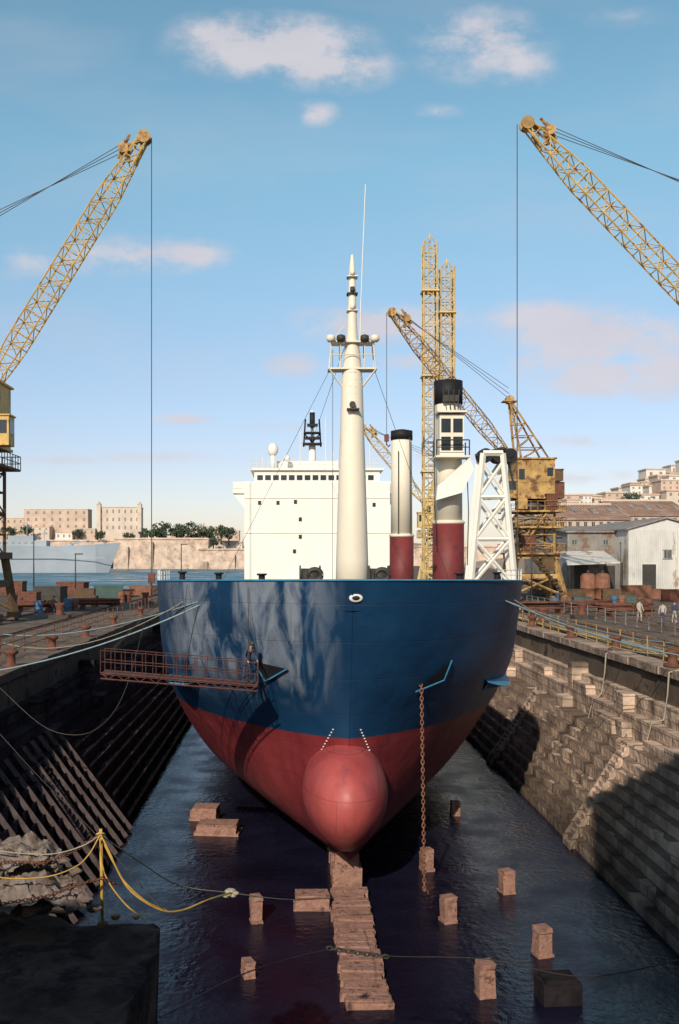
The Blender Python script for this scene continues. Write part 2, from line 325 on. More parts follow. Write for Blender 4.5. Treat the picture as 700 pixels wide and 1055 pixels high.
for r_ in range(1,9):
    rows.append([V((p.x+.16*noise.noise(V((p.x*3,p.y*3,r_*1.1)))-(.08 if k>NX else 0),p.y-(.05 if k<=NX else 0)+.12*noise.noise(V((p.x*2,p.y*2,r_*1.7+5))),QZ-r_*.85)) for k,p in enumerate(P)])
allv=[v for r_ in rows for v in r_]; b.add(allv,[(r_*m_n+k,r_*m_n+k+1,(r_+1)*m_n+k+1,(r_+1)*m_n+k) for r_ in range(8) for k in range(m_n-1)]); struct('dock_head_ledge',b,m_ledge)
def blocker(lab,x0,x1,y0,y1,z0,z1):  # unseen buildings added to shade the near right wall and left ledge
    t=thing('sun_blocker',lab,'building',((x0+x1)/2,(y0+y1)/2,z0)); b=MB(); b.bx(x0,x1,y0,y1,z0,z1); obj('wall',b,m_leg,t)
    b=MB(); b.bx(x0-.3,x1+.3,y0-.3,y1+.3,z1,z1+.5); obj('roof',b,m_roof,t)
    for i in range(6):
        b=MB(); xc=x0+(x1-x0)*(i+.5)/6; b.bx(xc-1,xc+1,y1,y1+.08,z0+2,z0+5); obj('window',b,m_glass,t)
blocker('tall unseen sun workshop standing at the dock head on the right behind the viewpoint',-.2,32,-16,-1.2,10.55,29)
blocker('low unseen sun workshop standing at the dock head on the left',-34,-4.5,-10,1.0,7.35,14.5)
b=MB(); b.add([(-3000,150,5.2),(9000,150,5.2),(9000,9000,5.2),(-9000,9000,5.2)],[(0,1,2,3)]); struct('sea',b,m_sea)
# ------------------------------------------------ ship
zs=[1.3,1.7,3,5.85,8,10,11.65]; YS=[35.5,35.5,35.6,35.2,34.3,33.5,33.0]; BB=[5.9,6.7,7.7,8.05,8.1,8.12,8.15]; LL=[32,29,24,16,12.5,12,12]; EE=[.98,.93,.87,.77,.64,.55,.5]
def hb(y,z):
    ys=cr(zs,YS,z); B=cr(zs,BB,z); L=cr(zs,LL,z); e=cr(zs,EE,z); t=(y-ys)/L
    if t<=0: return 0
    return B if t>=1 else B*(1-(1-t)**2)**e
def zsheer(y,z):
    q=1.3+(z-1.3)*(1-.03*min(1,max(0,(y-33)/12)))
    return min(q,9.5) if y>48 else q
def hull_y(xoff,z):
    lo=cr(zs,YS,z); hi=lo+cr(zs,LL,z)
    for _ in range(40):
        m_=(lo+hi)/2
        if hb(m_,z)<abs(xoff): lo=m_
        else: hi=m_
    return lo
ship=thing('cargo_ship','large cargo ship with blue topsides and red underbody standing in the dry dock','ship',(AX,36,1.3))
b=MB(); nz=36; nt=40
lev=[1.3+(11.65-1.3)*i/nz for i in range(nz+1)]
def ring(side):
    g=[]
    for z in lev:
        ys=cr(zs,YS,z); L=cr(zs,LL,z); row=[]
        for k in range(nt+1):
            t=(k/nt)**2; y=ys+min(L,47.5-ys)*t; row.append(V((AX+side*hb(y,z),y,zsheer(y,z))))
        for y in(47.9,48.1,55,65): row.append(V((AX+side*hb(y,z),y,zsheer(y,z))))
        for y,f in((75,1),(100,1),(112,.85),(120,.55)): row.append(V((AX+side*cr(zs,BB,z)*f,y,zsheer(y,z))))
        g.append(row)
    g.insert(0,[V((AX,p.y,1.3)) for p in g[0]])
    return g
for side in(-1,1):
    g=ring(side); w=len(g[0]); vs=[p for r in g for p in r]
    fs=[]
    for j in range(len(g)-1):
        for k in range(w-1):
            q=(j*w+k,j*w+k+1,(j+1)*w+k+1,(j+1)*w+k); fs.append(q if side>0 else q[::-1])
    b.add(vs,fs,True)
b.add([V((AX+s_*cr(zs,BB,z)*.55,120,zsheer(120,z))) for s_ in(-1,1) for z in (1.3,6,11.65)],[(0,1,4,3),(1,2,5,4)])
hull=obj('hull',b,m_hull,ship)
b=MB(); dk=MB(); capL=[];capR=[];dL=[];dR=[]
for y in [33+14.9*(k/nt)**2 for k in range(nt+1)]+[48.1,75,100,118]:
    h=hb(y,11.65)*(1 if y<101 else .6); z=zsheer(y,11.65); capL.append(V((AX-h,y,z)));capR.append(V((AX+h,y,z)))
    h2=max(0,(hb(y,10.6) if y<48 else hb(y,9.0)*(1 if y<101 else .6))-.04); zd=(z-1.05) if y<48 else 9.3
    dL.append(V((AX-h2,y,zd))); dR.append(V((AX+h2,y,zd)))
b.tube(capL[:nt+1],.04); b.tube(capR[:nt+1],.04); obj('bulwark_rail',b,m_lblue,ship)
w=len(dL); dk.add(dL+dR,[(i,i+1,w+i+1,w+i) for i in range(w-1)]); obj('deck',dk,m_green,ship)
def egg(p):
    if p.z>0: return p
    dn=-p.z/1.9; k=1-.34*dn**2
    return V((p.x*k,p.y*(1-.06*dn*dn)+.12*dn*dn,p.z*1.12))
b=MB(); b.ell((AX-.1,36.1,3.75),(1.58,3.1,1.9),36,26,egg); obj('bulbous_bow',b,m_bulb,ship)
b=MB(); b.tube([V((AX,cr(zs,YS,z)-.0,zsheer(33,z))) for z in [5.2+i*.32 for i in range(20)]],.03); obj('stem_bar',b,m_hull,ship)
zc=at(0,616,33.3).z; c=V((AX+.12,hull_y(.2,zc)-.02,zc))
b=MB(); b.ell(c,(.24,.06,.15),20,10); fl=obj('bow_fairlead',b,m_mark,ship); b=MB(); b.ell(c+V((0,-.045,0)),(.14,.035,.08),16,8); obj('opening',b,m_blk,fl)
def hullpt(xo,z,o=.05):
    Y=hull_y(abs(xo),z); e=.05; Y2=hull_y(abs(xo)+e,z); Y3=hull_y(abs(xo),z+e)
    sg=1 if xo>0 else -1
    n_=V((sg*e,Y2-Y,0)).cross(V((0,Y3-Y,e))); 
    if n_.y>0: n_=-n_
    return V((AX+xo,Y,zsheer(Y,z)))+n_.normalized()*o
def patch(tri,o,N=8):
    b=MB(); (a0,b0),(a1,b1),(a2,b2)=tri; idx={}; vs=[]
    for i in range(N+1):
        for j in range(N+1-i):
            u_=i/N;v_=j/N; idx[(i,j)]=len(vs); vs.append(hullpt(a0+(a1-a0)*u_+(a2-a0)*v_,b0+(b1-b0)*u_+(b2-b0)*v_,o))
    fs=[]
    for i in range(N):
        for j in range(N-i):
            fs.append((idx[i,j],idx[i+1,j],idx[i,j+1]))
            if j<N-i-1: fs.append((idx[i+1,j],idx[i+1,j+1],idx[i,j+1]))
    return b.add(vs,fs)
for tri in(((2.42,7.6),(3.78,8.72),(3.55,7.95)),((-2.2,8.5),(-3.4,8.7),(-3.0,7.95))):
    pk=obj('anchor_pocket',patch(tri,.08),m_blk,ship)
    b=MB()
    for a,c_ in((0,2),(2,1)):
        pts=[hullpt(tri[a][0]+(tri[c_][0]-tri[a][0])*k/6,tri[a][1]+(tri[c_][1]-tri[a][1])*k/6,.09) for k in range(7)]; b.tube(pts,.035)
    obj('pocket_rim',b,m_lblue,pk)
# projecting light blue ledges low on both shoulders
for s_,xa,xb_ in((-1,5.9,7.5),(1,5.8,7.5)):
    b=MB(); A=[];B_=[];Cc=[]; NN=10
    for i in range(NN+1):
        Xx=xa+(xb_-xa)*i/NN; zl=7.55-.02*i; p=hullpt(s_*Xx,zl,.0); q=hullpt(s_*Xx,zl-.02,.10+.42*math.sin(PI*min(1,i/NN+.02))); r_=hullpt(s_*Xx,zl-.5+.02*i,.02)
        A.append(p);B_.append(q);Cc.append(r_)
    b.add(A+B_+Cc,[(i,i+1,NN+2+i,NN+1+i) for i in range(NN)]+[(NN+1+i,NN+2+i,2*NN+3+i,2*NN+2+i) for i in range(NN)])
    obj('projecting_ledge',b,m_lblue,ship)
for s_ in(-1,1):
    for i in range(9):
        z=5.25+i*.12; Xm=(1.0-.055*i) if s_<0 else (.82-.05*i)
        p=hullpt(s_*Xm,z,.03); b=MB(); b.box(p,(.055,.03,.04),0); obj('draft_mark',b,m_mark,ship)
top=hullpt(2.55,7.75,.22)
b=MB(); b.chain([top+V((0,.3,.25)),top,V((top.x+.05,top.y-.05,4)),V((top.x+.1,top.y-.02,.35)),V((top.x+.3,top.y+.3,.1))],.20,.11,.024); obj('anchor_chain',b,m_rust2,ship)
for sx in(-1,1):
    b=MB(); cx=AX+sx*1.35; b.cyl((cx-.35,38.2,11.6),(cx+.35,38.2,11.6),.40,None,16); b.cyl((cx-.42,38.2,11.6),(cx-.36,38.2,11.6),.52,None,16); b.cyl((cx+.36,38.2,11.6),(cx+.42,38.2,11.6),.52,None,16); b.bx(cx-.5,cx+.5,37.8,38.6,10.4,11.25)
    obj('mooring_winch',b,m_dark,ship)
for sx in(-1,1):
    b=MB(); c=V((AX+sx*1.2-.05,34.6,11.8)); 
    pts=[c+V((math.cos(a)*.24,0,math.sin(a)*.2)) for a in [2*PI*k/16 for k in range(17)]]; b.tube(pts,.09,8); b.box(c-V((0,0,.45)),(.3,.2,.5)); obj('roller_fairlead',b,m_dark,ship)
for xx_,yy_ in((-5,39),(-3.2,36.6),(4.6,38.6),(6.6,41),(-6.8,42)):
    b=MB(); b.cyl((AX+xx_,yy_,10.4),(AX+xx_,yy_,11.75),.13); b.cyl((AX+xx_,yy_,11.75),(AX+xx_,yy_,11.82),.2); obj('bitt',b,m_blk,ship)
b=MB()
for sx in(-1,1):
    pts=[V((AX+sx*(hb(y,11.65)-.05),y,zsheer(y,11.65))) for y in (41,42,43,44,45,46,47,47.8)]
    for p in pts: b.bar(p,p+V((0,0,.5)),.03)
    b.tube([p+V((0,0,.5)) for p in pts],.022); b.tube([p+V((0,0,.27)) for p in pts],.015)
obj('deck_railing',b,m_wht,ship)
MY=40; mx_=AX+.42
b=MB(); prof=[(.70,10.2),(.66,12.4),(.60,14.5),(.50,17.5),(.43,19.8),(.32,20.9),(.22,21.6),(.17,22.8),(.12,24.3),(.05,24.9)]
b.lathe((mx_,MY,0),prof,24); fm=obj('foremast',b,m_cream,ship)
b=MB()
for zz_,hw in((20.15,1.0),(21.25,.85)): b.box((mx_,MY,zz_),(hw*2,.8,.06)); 
for sx in(-1,1):
    for yy in(-.4,.4): b.bar((mx_+sx*.95,MY+yy,20.15),(mx_+sx*.85,MY+yy,21.3),.035); b.bar((mx_+sx*.5,MY+yy,20.15),(mx_+sx*.5,MY+yy,21.3),.03)
    b.bar((mx_+sx*.98,MY-.4,20.7),(mx_,MY-.42,20.7),.03); b.bar((mx_+sx*.98,MY-.4,20.15),(mx_+sx*.3,MY,19.3),.05); b.bar((mx_+sx*.3,MY,22.0),(mx_+sx*.9,MY,21.25),.03)
obj('crosstree',b,m_cream,fm)
for sx in(-1,1):
    for k in(0,1):
        b=MB(); x=mx_+sx*(.9-.42*k); b.lathe((x,MY-.5,0),[(.05,21.5),(.17,21.45),(.19,21.3),(.12,21.2)],12); obj('mast_lamp',b,m_dark if k else m_cream,fm)
b=MB()
for z in [12.5+i*.3 for i in range(26)]: b.bar((mx_-.14,MY-.62+.045*(z-12.5)*.62,z),(mx_+.14,MY-.62+.045*(z-12.5)*.62,z),.018)
obj('ladder_rungs',b,m_cream,fm)
b=MB(); b.tube([(mx_+.32,MY,21.3),(mx_+.36,MY,23),(mx_+.55,MY,27.8)],.02); obj('whip_antenna',b,m_wht,fm)
for z in(22.6,23.3,24.0): 
    b=MB(); b.cyl((mx_,MY-.2,z),(mx_,MY-.2,z+.22),.1); b.box((mx_,MY,z-.03),(.45,.5,.04)); obj('signal_light',b,m_dark if z==23.3 else m_cream,fm)
b=MB(); b.cyl((mx_-.02,MY-.5,18.65),(mx_-.02,MY-.62,18.65),.13); b.box((mx_,MY-.5,18.45),(.5,.5,.05)); obj('mast_lamp',b,m_dark,fm)
for pts,r_ in(([(mx_+.9,MY,20.2),(AX+5.5,MY+6,11)],.012),([(mx_-.9,MY,20.2),(AX-5.5,MY+6,11)],.012),([(mx_,MY+.1,22),(AX,97,24)],.015),([(mx_-.8,MY,21),(mx_-.8,MY,11)],.010)):
    b=MB(); b.tube(pts,r_,4); obj('mast_stay',b,m_wire,fm)
def crane_post(x,y,r,ztop,zred,zcap):
    b=MB(); b.lathe((x,y,0),[(r*1.12,8.6),(r*1.12,zred)],20); p=obj('crane_pedestal',b,m_redp,ship)
    b=MB(); b.lathe((x,y,0),[(r,zred),(r*.95,zcap),(r*.9,zcap+.02)],20); b.lathe((x,y,0),[(r*1.1,zred-.1),(r*1.2,zred),(r*1.1,zred+.12)],20); obj('crane_column',b,m_cream,p)
    b=MB(); b.lathe((x,y,0),[(r*1.02,zcap-.1),(r*1.02,ztop),(r*.4,ztop+.1)],20); obj('column_cap',b,m_blk,p)
    return p
xq=at(414,0,65).x
p1=crane_post(xq,65,.72,20.9,13.9,20.4)
b=MB(); b.tube([(xq+.45,64.2,20.4),(xq+.5,64.2,14)],.03,4); b.bar((xq-.3,64.2,19.5),(xq-.3,64.2,14),.05); obj('hoist_wire',b,m_wire,p1)
xp=at(462,0,55).x
p2=crane_post(xp,55,.80,22.4,14.4,21.2)
b=MB(); b.box((xp,54.2,19.2),(1.35,.9,2.3)); b.box((xp,54.0,18.0),(1.9,1.4,.1)); b.box((xp,54.1,20.5),(1.6,1.2,.1)); cb=obj('crane_cab',b,m_cream,p2)
for zz_ in(18.75,19.75):
    for dx_ in(-.33,.33):
        b=MB(); b.box((xp+dx_,53.73,zz_),(.52,.04,.75)); obj('window',b,m_glass,p2)
b=MB()
for a_ in(-.9,.9): b.bar((xp+a_,53.35,18.05),(xp+a_,53.35,18.9),.05); b.bar((xp+a_,54.6,18.05),(xp+a_,54.6,18.9),.05)
b.bar((xp-.9,53.35,18.9),(xp+.9,53.35,18.9),.05); b.bar((xp-.9,53.35,18.5),(xp+.9,53.35,18.5),.04); obj('cab_railing',b,m_dark,p2)
b=MB()
P=[V((xp-.9,53.6,15.6)),V((xp-.8,53.6,16.4)),V((xp+.9,53.3,17.9)),V((xp+1.15,53.3,17.3)),V((xp+.5,53.4,16.0))]
b.add(P+[p+V((0,.5,0)) for p in P],[(0,1,2,3,4),(9,8,7,6,5)]+[(i,5+i,5+(i+1)%5,(i+1)%5) for i in range(5)]); obj('jib_heel',b,m_wht,p2)
b=MB(); 
for dx in(-.45,-.15,.15,.45): b.tube([(xp+dx,54,21.8),(xp+dx*.7,53.6,20.6)],.03,4)
b.box((xp,54.2,21.3),(.9,.5,.35)); b.tube([(xp-.9,54.2,22),(xp-.95,53.9,17),(xp-.85,54,13)],.03,5); b.tube([(xp+.9,54.2,18),(xp+.95,53.9,15),(xp+.9,54,12)],.03,5)
obj('hoist_wire',b,m_dark,p2)
SY=97
def X(px,D=SY): return (px-300)*D/1000
def Zp(py,D=SY): return CH-(py-575)*D/1000
ss=MB(); ss.bx(X(252),X(402),SY,SY+14,9.2,Zp(497)); ss.bx(X(262),X(392),SY+.6,SY+12,Zp(497)-.02,Zp(484)); ss.bx(X(240),X(412),SY+.3,SY+3.5,Zp(508),Zp(503)); ss.bx(X(240),X(412),SY+.3,SY+.42,Zp(503)-.02,Zp(496))
ss.bx(X(258),X(396),SY+.3,SY+12,Zp(484)-.01,Zp(482)); ss.bx(X(285),X(350),SY+3,SY+9,Zp(482)-.02,Zp(472))
for e_ in(240,412):
    q=1 if e_==240 else -1
    ss.add([(X(e_),SY+.5,Zp(508)),(X(e_+q*14),SY+.5,Zp(508)),(X(e_+q*14),SY+.5,Zp(526)),(X(e_),SY+1,Zp(508)),(X(e_+q*14),SY+1,Zp(508)),(X(e_+q*14),SY+1,Zp(526))],[(0,1,2),(5,4,3),(0,2,5,3)])
sst=obj('superstructure',ss,m_wht,ship)
for i in range(15):
    x0=265+i*8.2; b=MB(); b.bx(X(x0),X(x0+5.8),SY+.53,SY+.64,Zp(494),Zp(489)); obj('window',b,m_glass,sst)
for (x0,y0) in((266,518),(285,518),(303,517),(308,535),(308,553),(384,520),(302,568)):
    b=MB(); b.bx(X(x0),X(x0+3.2),SY-.05,SY+.02,Zp(y0+2),Zp(y0-2)); obj('window',b,m_glass,sst)
for y_ in(513,549):
    b=MB(); b.bx(X(252),X(402),SY-.06,SY+.0,Zp(y_+.5),Zp(y_-.5)); obj('deck_edge',b,m_cream,sst)
b=MB()
for i in range(22):
    x=X(258+i*6.4); b.bar((x,SY+.4,Zp(482)),(x,SY+.4,Zp(474)),.035)
for zz_ in(474,478): b.bar((X(258),SY+.4,Zp(zz_)),(X(392),SY+.4,Zp(zz_)),.035)
obj('roof_railing',b,m_wht,sst)
b=MB(); b.ell((X(281),SY+2,Zp(461)),(.55,.55,.7),14,10); b.cyl((X(281),SY+2,Zp(482)),(X(281),SY+2,Zp(466)),.25); obj('satellite_dome',b,m_wht,sst)
b=MB(); b.ell((X(296),SY+2,Zp(470)),(.3,.3,.35)); b.cyl((X(296),SY+2,Zp(482)),(X(296),SY+2,Zp(472)),.1); obj('satellite_dome',b,m_wht,sst)
b=MB(); xm=X(323); b.cyl((xm,SY+5,Zp(482)),(xm,SY+5,Zp(452)),.45,.35,10); b.cyl((xm,SY+5,Zp(452)),(xm,SY+5,Zp(415)),.22,.1,8); rm=obj('radar_mast',b,m_wht,sst)
b=MB(); b.box((xm,SY+4.6,Zp(452)),(2.0,1.4,.15)); b.box((xm,SY+4.6,Zp(440)),(1.7,1.3,.12)); b.box((xm,SY+4.3,Zp(446)),(1.5,.3,.3)); b.box((xm,SY+4.3,Zp(432)),(1.1,.3,.3))
for sx in(-.9,.9): b.bar((xm+sx,SY+4.6,Zp(455)),(xm+sx*.8,SY+4.6,Zp(425)),.12); b.bar((xm+sx,SY+4.6,Zp(440)),(xm,SY+4.6,Zp(450)),.1)
b.cyl((xm,SY+4.6,Zp(434)),(xm,SY+4.6,Zp(418)),.3); obj('radar_scanner',b,m_blk,rm)
for x_,y0 in((310,440),(337,425),(345,460),(270,466),(384,455),(373,470)):
    b=MB(); b.bar((X(x_),SY+3,Zp(482)),(X(x_),SY+3,Zp(y0)),.06); obj('aerial',b,m_wht,sst)
b=MB(); b.bx(X(378),X(398),SY+10,SY+16,15,Zp(478)); obj('funnel',b,m_wht,ship)
# ------------------------------------------------ cranes
def lattice(mb,p,q,w,h,n,r=.07,taper=.35):
    p=V(p);q=V(q); d=q-p; L=d.length; dn=d.normalized(); s_=dn.cross(V((0,0,1)))
    if s_.length<.1: s_=V((1,0,0))
    s_.normalize(); 
    u=s_.cross(dn).normalized(); rg=[]
    for i in range(n+1):
        t=i/n; k=min(1,taper+(1-taper)*min(t/.22,(1-t)/.22) if min(t,1-t)<.22 else 1)
        c=p+d*t; rg.append([c+s_*(a*w/2*k)+u*(e*h/2*k) for a,e in((-1,-1),(1,-1),(1,1),(-1,1))])
    for i in range(n):
        for k in range(4):
            mb.bar(rg[i][k],rg[i+1][k],r); k2=(k+1)%4
            a,b_=(k,k2) if (i+k)%2 else (k2,k)
            mb.bar(rg[i][a],rg[i+1][b_],r*.55); mb.bar(rg[i][k],rg[i][k2],r*.55)
    return mb
def quay_crane(label,bx_,by,foot,tip,hz0,hz1,hw,hd,mat_,drop=None,towerw=3.4,n=16,jw=1.5,apex=None,ropex=0,pw=5.0,busy=False,legm=None):
    foot=V(foot);tip=V(tip); legm=legm or mat_
    t=thing('quay_crane',label,'crane',(bx_,by,QZ))
    dirx=1 if tip.x>foot.x else -1
    pz=QZ+5.2
    for sx in(-1,1):
        for sy in(-1,1):
            b=MB(); b.bar((bx_+sx*pw/2,by+sy*pw/2,QZ+.7),(bx_+sx*towerw/2,by+sy*towerw/2,pz),.5); b.box((bx_+sx*pw/2,by+sy*pw/2,QZ+.45),(.6,2.0,.6)); lg=obj('portal_leg',b,legm,t)
            for k in(-.6,.6):
                b=MB(); b.cyl((bx_+sx*pw/2-.12,by+sy*pw/2+k,QZ+.3),(bx_+sx*pw/2+.12,by+sy*pw/2+k,QZ+.3),.28,None,12); obj('wheel',b,m_dark,lg)
    b=MB()
    for sx in(-1,1): b.box((bx_+sx*(pw/2+towerw/2)/2,by,pz-2.2),(.3,pw*.8,.5)); 
    for sy in(-1,1): b.box((bx_,by+sy*(pw/2+towerw/2)/2,pz-2.2),(pw*.8,.3,.5)); b.bar((bx_-pw/2,by+sy*pw/2,QZ+.8),(bx_+pw*.35,by+sy*pw*.42,pz-2.2),.2); b.bar((bx_+pw/2,by+sy*pw/2,QZ+.8),(bx_-pw*.35,by+sy*pw*.42,pz-2.2),.2)
    b.box((bx_,by,pz),(towerw+1,towerw+1,.5)); obj('portal_beam',b,legm,t)
    b=MB(); lattice(b,(bx_,by,pz),(bx_,by,hz0-1.6),towerw,towerw,max(2,int((hz0-pz)/(1.3 if busy else 2.0))),.2,1.0)
    for i in range(int((hz0-1.6-pz)/.5)): b.bar((bx_-towerw/2,by-towerw/2-.05,pz+i*.5),(bx_-towerw/2+.5,by-towerw/2-.05,pz+i*.5),.04)
    obj('tower',b,legm,t)
    for lv in ([pz+.3,(pz+hz0)/2,hz0-1.4] if busy else [hz0-1.4]):
        b=MB(); q=(towerw+2)/2; b.box((bx_,by,lv),(towerw+2,towerw+2,.18))
        for i in range(9):
            a=-q+2*q*i/8
            for e in(-q,q): b.bar((bx_+a,by+e,lv),(bx_+a,by+e,lv+1.1),.05); b.bar((bx_+e,by+a,lv),(bx_+e,by+a,lv+1.1),.05)
        for z in(1.1,.55):
            for e in(-q,q): b.bar((bx_-q,by+e,lv+z),(bx_+q,by+e,lv+z),.05); b.bar((bx_+e,by-q,lv+z),(bx_+e,by+q,lv+z),.05)
        obj('walkway',b,mat_ if busy else legm,t)
    if busy:
        for (bc,bd,mm) in (((bx_-1,by-2.2,pz+1.3),(1.6,1.2,1.8),m_rust),((bx_+1.2,by-2.2,QZ+4.3),(1.4,1.2,1.4),m_leg),((bx_+1.6,by-2.6,hz0-.4),(1.2,.8,1.6),m_rust),((bx_-1.7,by-2.9,hz0-.6),(1.0,.8,1.2),m_yel3),((bx_+hw/2+.4,by-1.4,hz0+2.6),(1.1,1.6,1.2),m_leg)):
            b=MB(); b.box(bc,bd); b.box((bc[0],bc[1],bc[2]+bd[2]/2+.06),(bd[0]*1.1,bd[1]*1.1,.12)); obj('machinery_box',b,mm,t)
        b=MB(); b.bar((bx_+pw/2,by-pw/2,QZ+1),(bx_-1,by-2.4,pz+.5),.3)
        for i in range(12): b.bar((bx_+pw/2-i*.28,by-pw/2-.2,QZ+1+i*.4),(bx_+pw/2-i*.28-.5,by-pw/2-.2,QZ+1+i*.4),.08)
        obj('stair_flight',b,m_leg,t)
        b=MB(); b.bar((bx_-2,by-2.7,pz+.4),(bx_+1.4,by-2.7,hz0-1.2),.2); b.bar((bx_-2,by-2.7,pz+1.2),(bx_+1.4,by-2.7,hz0-.4),.08)
        for k in range(7): b.bar((bx_-2+k*.5,by-2.7,pz+.4+k*(hz0-pz-1.6)/7),(bx_-2+k*.5,by-2.7,pz+1.2+k*(hz0-pz-1.6)/7),.06)
        obj('stair_flight',b,mat_,t)
    b=MB(); b.cyl((bx_,by,hz0-1.6),(bx_,by,hz0),towerw*.42,None,16); obj('slewing_ring',b,m_dark,t)
    b=MB(); b.box((bx_,by,(hz0+hz1)/2),(hw,hd,hz1-hz0)); b.box((bx_,by,hz1+.08),(hw+.4,hd+.4,.16)); b.box((bx_,by,hz0+.1),(hw+.3,hd+.3,.2))
    for i in range(5): b.box((bx_-hw/2+hw*(i+.0)/4.0+(.04 if i==0 else -.04 if i==4 else 0),by-hd/2-.03,(hz0+hz1)/2),(.08,.06,hz1-hz0-.3))
    b.box((bx_,by-hd/2-.03,(hz0+hz1)/2-.3),(hw-.2,.05,.08)); hs=obj('machine_house',b,mat_,t)
    for i in ((0,3) if busy else range(4)):
        b=MB(); b.box((bx_-hw/2+hw*(i+.5)/4,by-hd/2-.03,hz0+(hz1-hz0)*(.62+.06*(i%2))),(hw*.15,.05,(hz1-hz0)*(.26-.05*(i%2)))); obj('window',b,m_glass,hs)
    b=MB(); b.box((bx_-dirx*(hw/2+.6),by,hz0+1),(1.2,hd*.8,1.8)); obj('counterweight',b,m_rust,t)
    cabx=bx_+dirx*(hw/2+.5)
    b=MB(); b.box((cabx,by-hd*.3,hz0+1.2),(1.2,1.5,2.2)); b.box((cabx,by-hd*.3,hz0+2.38),(1.4,1.7,.12)); cb=obj('operator_cab',b,mat_,t)
    b=MB(); b.box((cabx+dirx*.61,by-hd*.3,hz0+1.5),(.04,1.2,1.0)); b.box((cabx,by-hd*.3-.76,hz0+1.5),(.9,.04,1.0)); obj('cab_window',b,m_glass,cb)
    ap=V(apex) if apex else V((bx_,by,hz1+6))
    b=MB()
    for sy in(-1,1):
        b.bar((bx_+dirx*hw*.35,by+sy*hd*.35,hz1),(ap.x,ap.y+sy*.35,ap.z),.2); b.bar((bx_-dirx*hw*.4,by+sy*hd*.35,hz1),(ap.x,ap.y+sy*.35,ap.z),.16)
        for k in(.2,.4,.6,.8): 
            A=V((bx_+dirx*hw*.35,by+sy*hd*.35,hz1)).lerp(ap,k); B_=V((bx_-dirx*hw*.4,by+sy*hd*.35,hz1)).lerp(ap,k); b.bar(A,B_,.1)
            A=V((bx_+dirx*hw*.35,by+sy*hd*.35,hz1)).lerp(ap,k-.2); b.bar(A,B_,.08)
    b.cyl((ap.x,ap.y-.6,ap.z),(ap.x,ap.y+.6,ap.z),.45,None,12); b.box((ap.x,ap.y,ap.z-.2),(1.6,1.4,.12)); obj('a_frame',b,mat_,t)
    b=MB(); lattice(b,foot,tip,jw,jw,n,.10,.45); jb=obj('jib',b,mat_,t)
    dn=(tip-foot).normalized(); up=V((0,1,0)).cross(dn); 
    if up.z<0: up=-up
    b=MB(); 
    for sy in(-.35,.35):
        b.cyl(tip+V((0,sy-.08,0)),tip+V((0,sy+.08,0)),.50,None,16); b.cyl(tip+dn*-1.6+up*.9+V((0,sy-.08,0)),tip+dn*-1.6+up*.9+V((0,sy+.08,0)),.40,None,14)
    b.bar(tip-dn*2.2,tip+up*.9-dn*1.5,.25); b.bar(tip+up*.9-dn*1.5,tip,.25); b.bar(tip-dn*2.2-up*.6,tip,.2); b.bar(tip+up*1.1-dn*.4,tip+up*.9-dn*2.4,.18); b.bar(tip-dn*2.6+up*.6,tip+up*1.2-dn*.9,.14); obj('jib_head',b,m_yel3,jb)
    for k in range(3):
        b=MB(); o=V((0,-.35+.35*k,0)); b.tube([tip+o-dn*(.8+.5*k)+up*(.8+.1*k),ap+o+V((0,0,.7*k))],.03,4)
        obj('stay_wire',b,m_wire,t)
    if drop is not None:
        hx=tip+V((ropex,0,0))
        b=MB(); b.tube([hx,V((hx.x,hx.y,drop))],.036,5); hr=obj('hoist_rope',b,m_wire,t)
        b=MB(); b.box((hx.x,hx.y,drop-.35),(.5,.35,.8)); b.tube([V((hx.x,hx.y,drop-.7)),V((hx.x,hx.y,drop-1.1)),V((hx.x+.22,hx.y,drop-1.35)),V((hx.x+.4,hx.y,drop-1.1))],.09,6); obj('hook_block',b,m_rust,hr)
    return t
D=75
quay_crane('tall yellow quay crane at the left edge with long lattice jib leaning right',-24.6,D,(-24.2,D,24.0),at(149,142,D),20.8,25.8,4.6,4.5,m_yel,drop=11.2,n=26,jw=1.4,towerw=3.8,apex=(-27,D,36),ropex=.55,legm=m_leg)
quay_crane('yellow quay crane beyond the right edge, its jib reaching over from the upper right',37.5,D,at(782,380,D),at(543,128,D),20.6,26.0,5.2,4.5,m_yel,drop=10.5,n=26,jw=1.45,apex=(41,D,36.5),ropex=-.75)
D=110
quay_crane('squat yellow quay crane behind the white frame, jib pointing up left',27.2,D,(25.0,D,23.5),at(404,322,D),19.0,23.4,4.2,4.5,m_yel3,drop=at(397,448,D).z,n=22,jw=1.4,towerw=4.2,apex=(at(525,412,D).x,D,at(525,412,D).z),ropex=-.6,pw=6,busy=True)
D=150
quay_crane('distant yellow crane behind the ship funnel with a short jib',22.5,D,at(440,520,D),at(374,440,D),17,21.5,4,4,m_yel2,drop=None,n=14,jw=1.3,apex=(23,D,27))
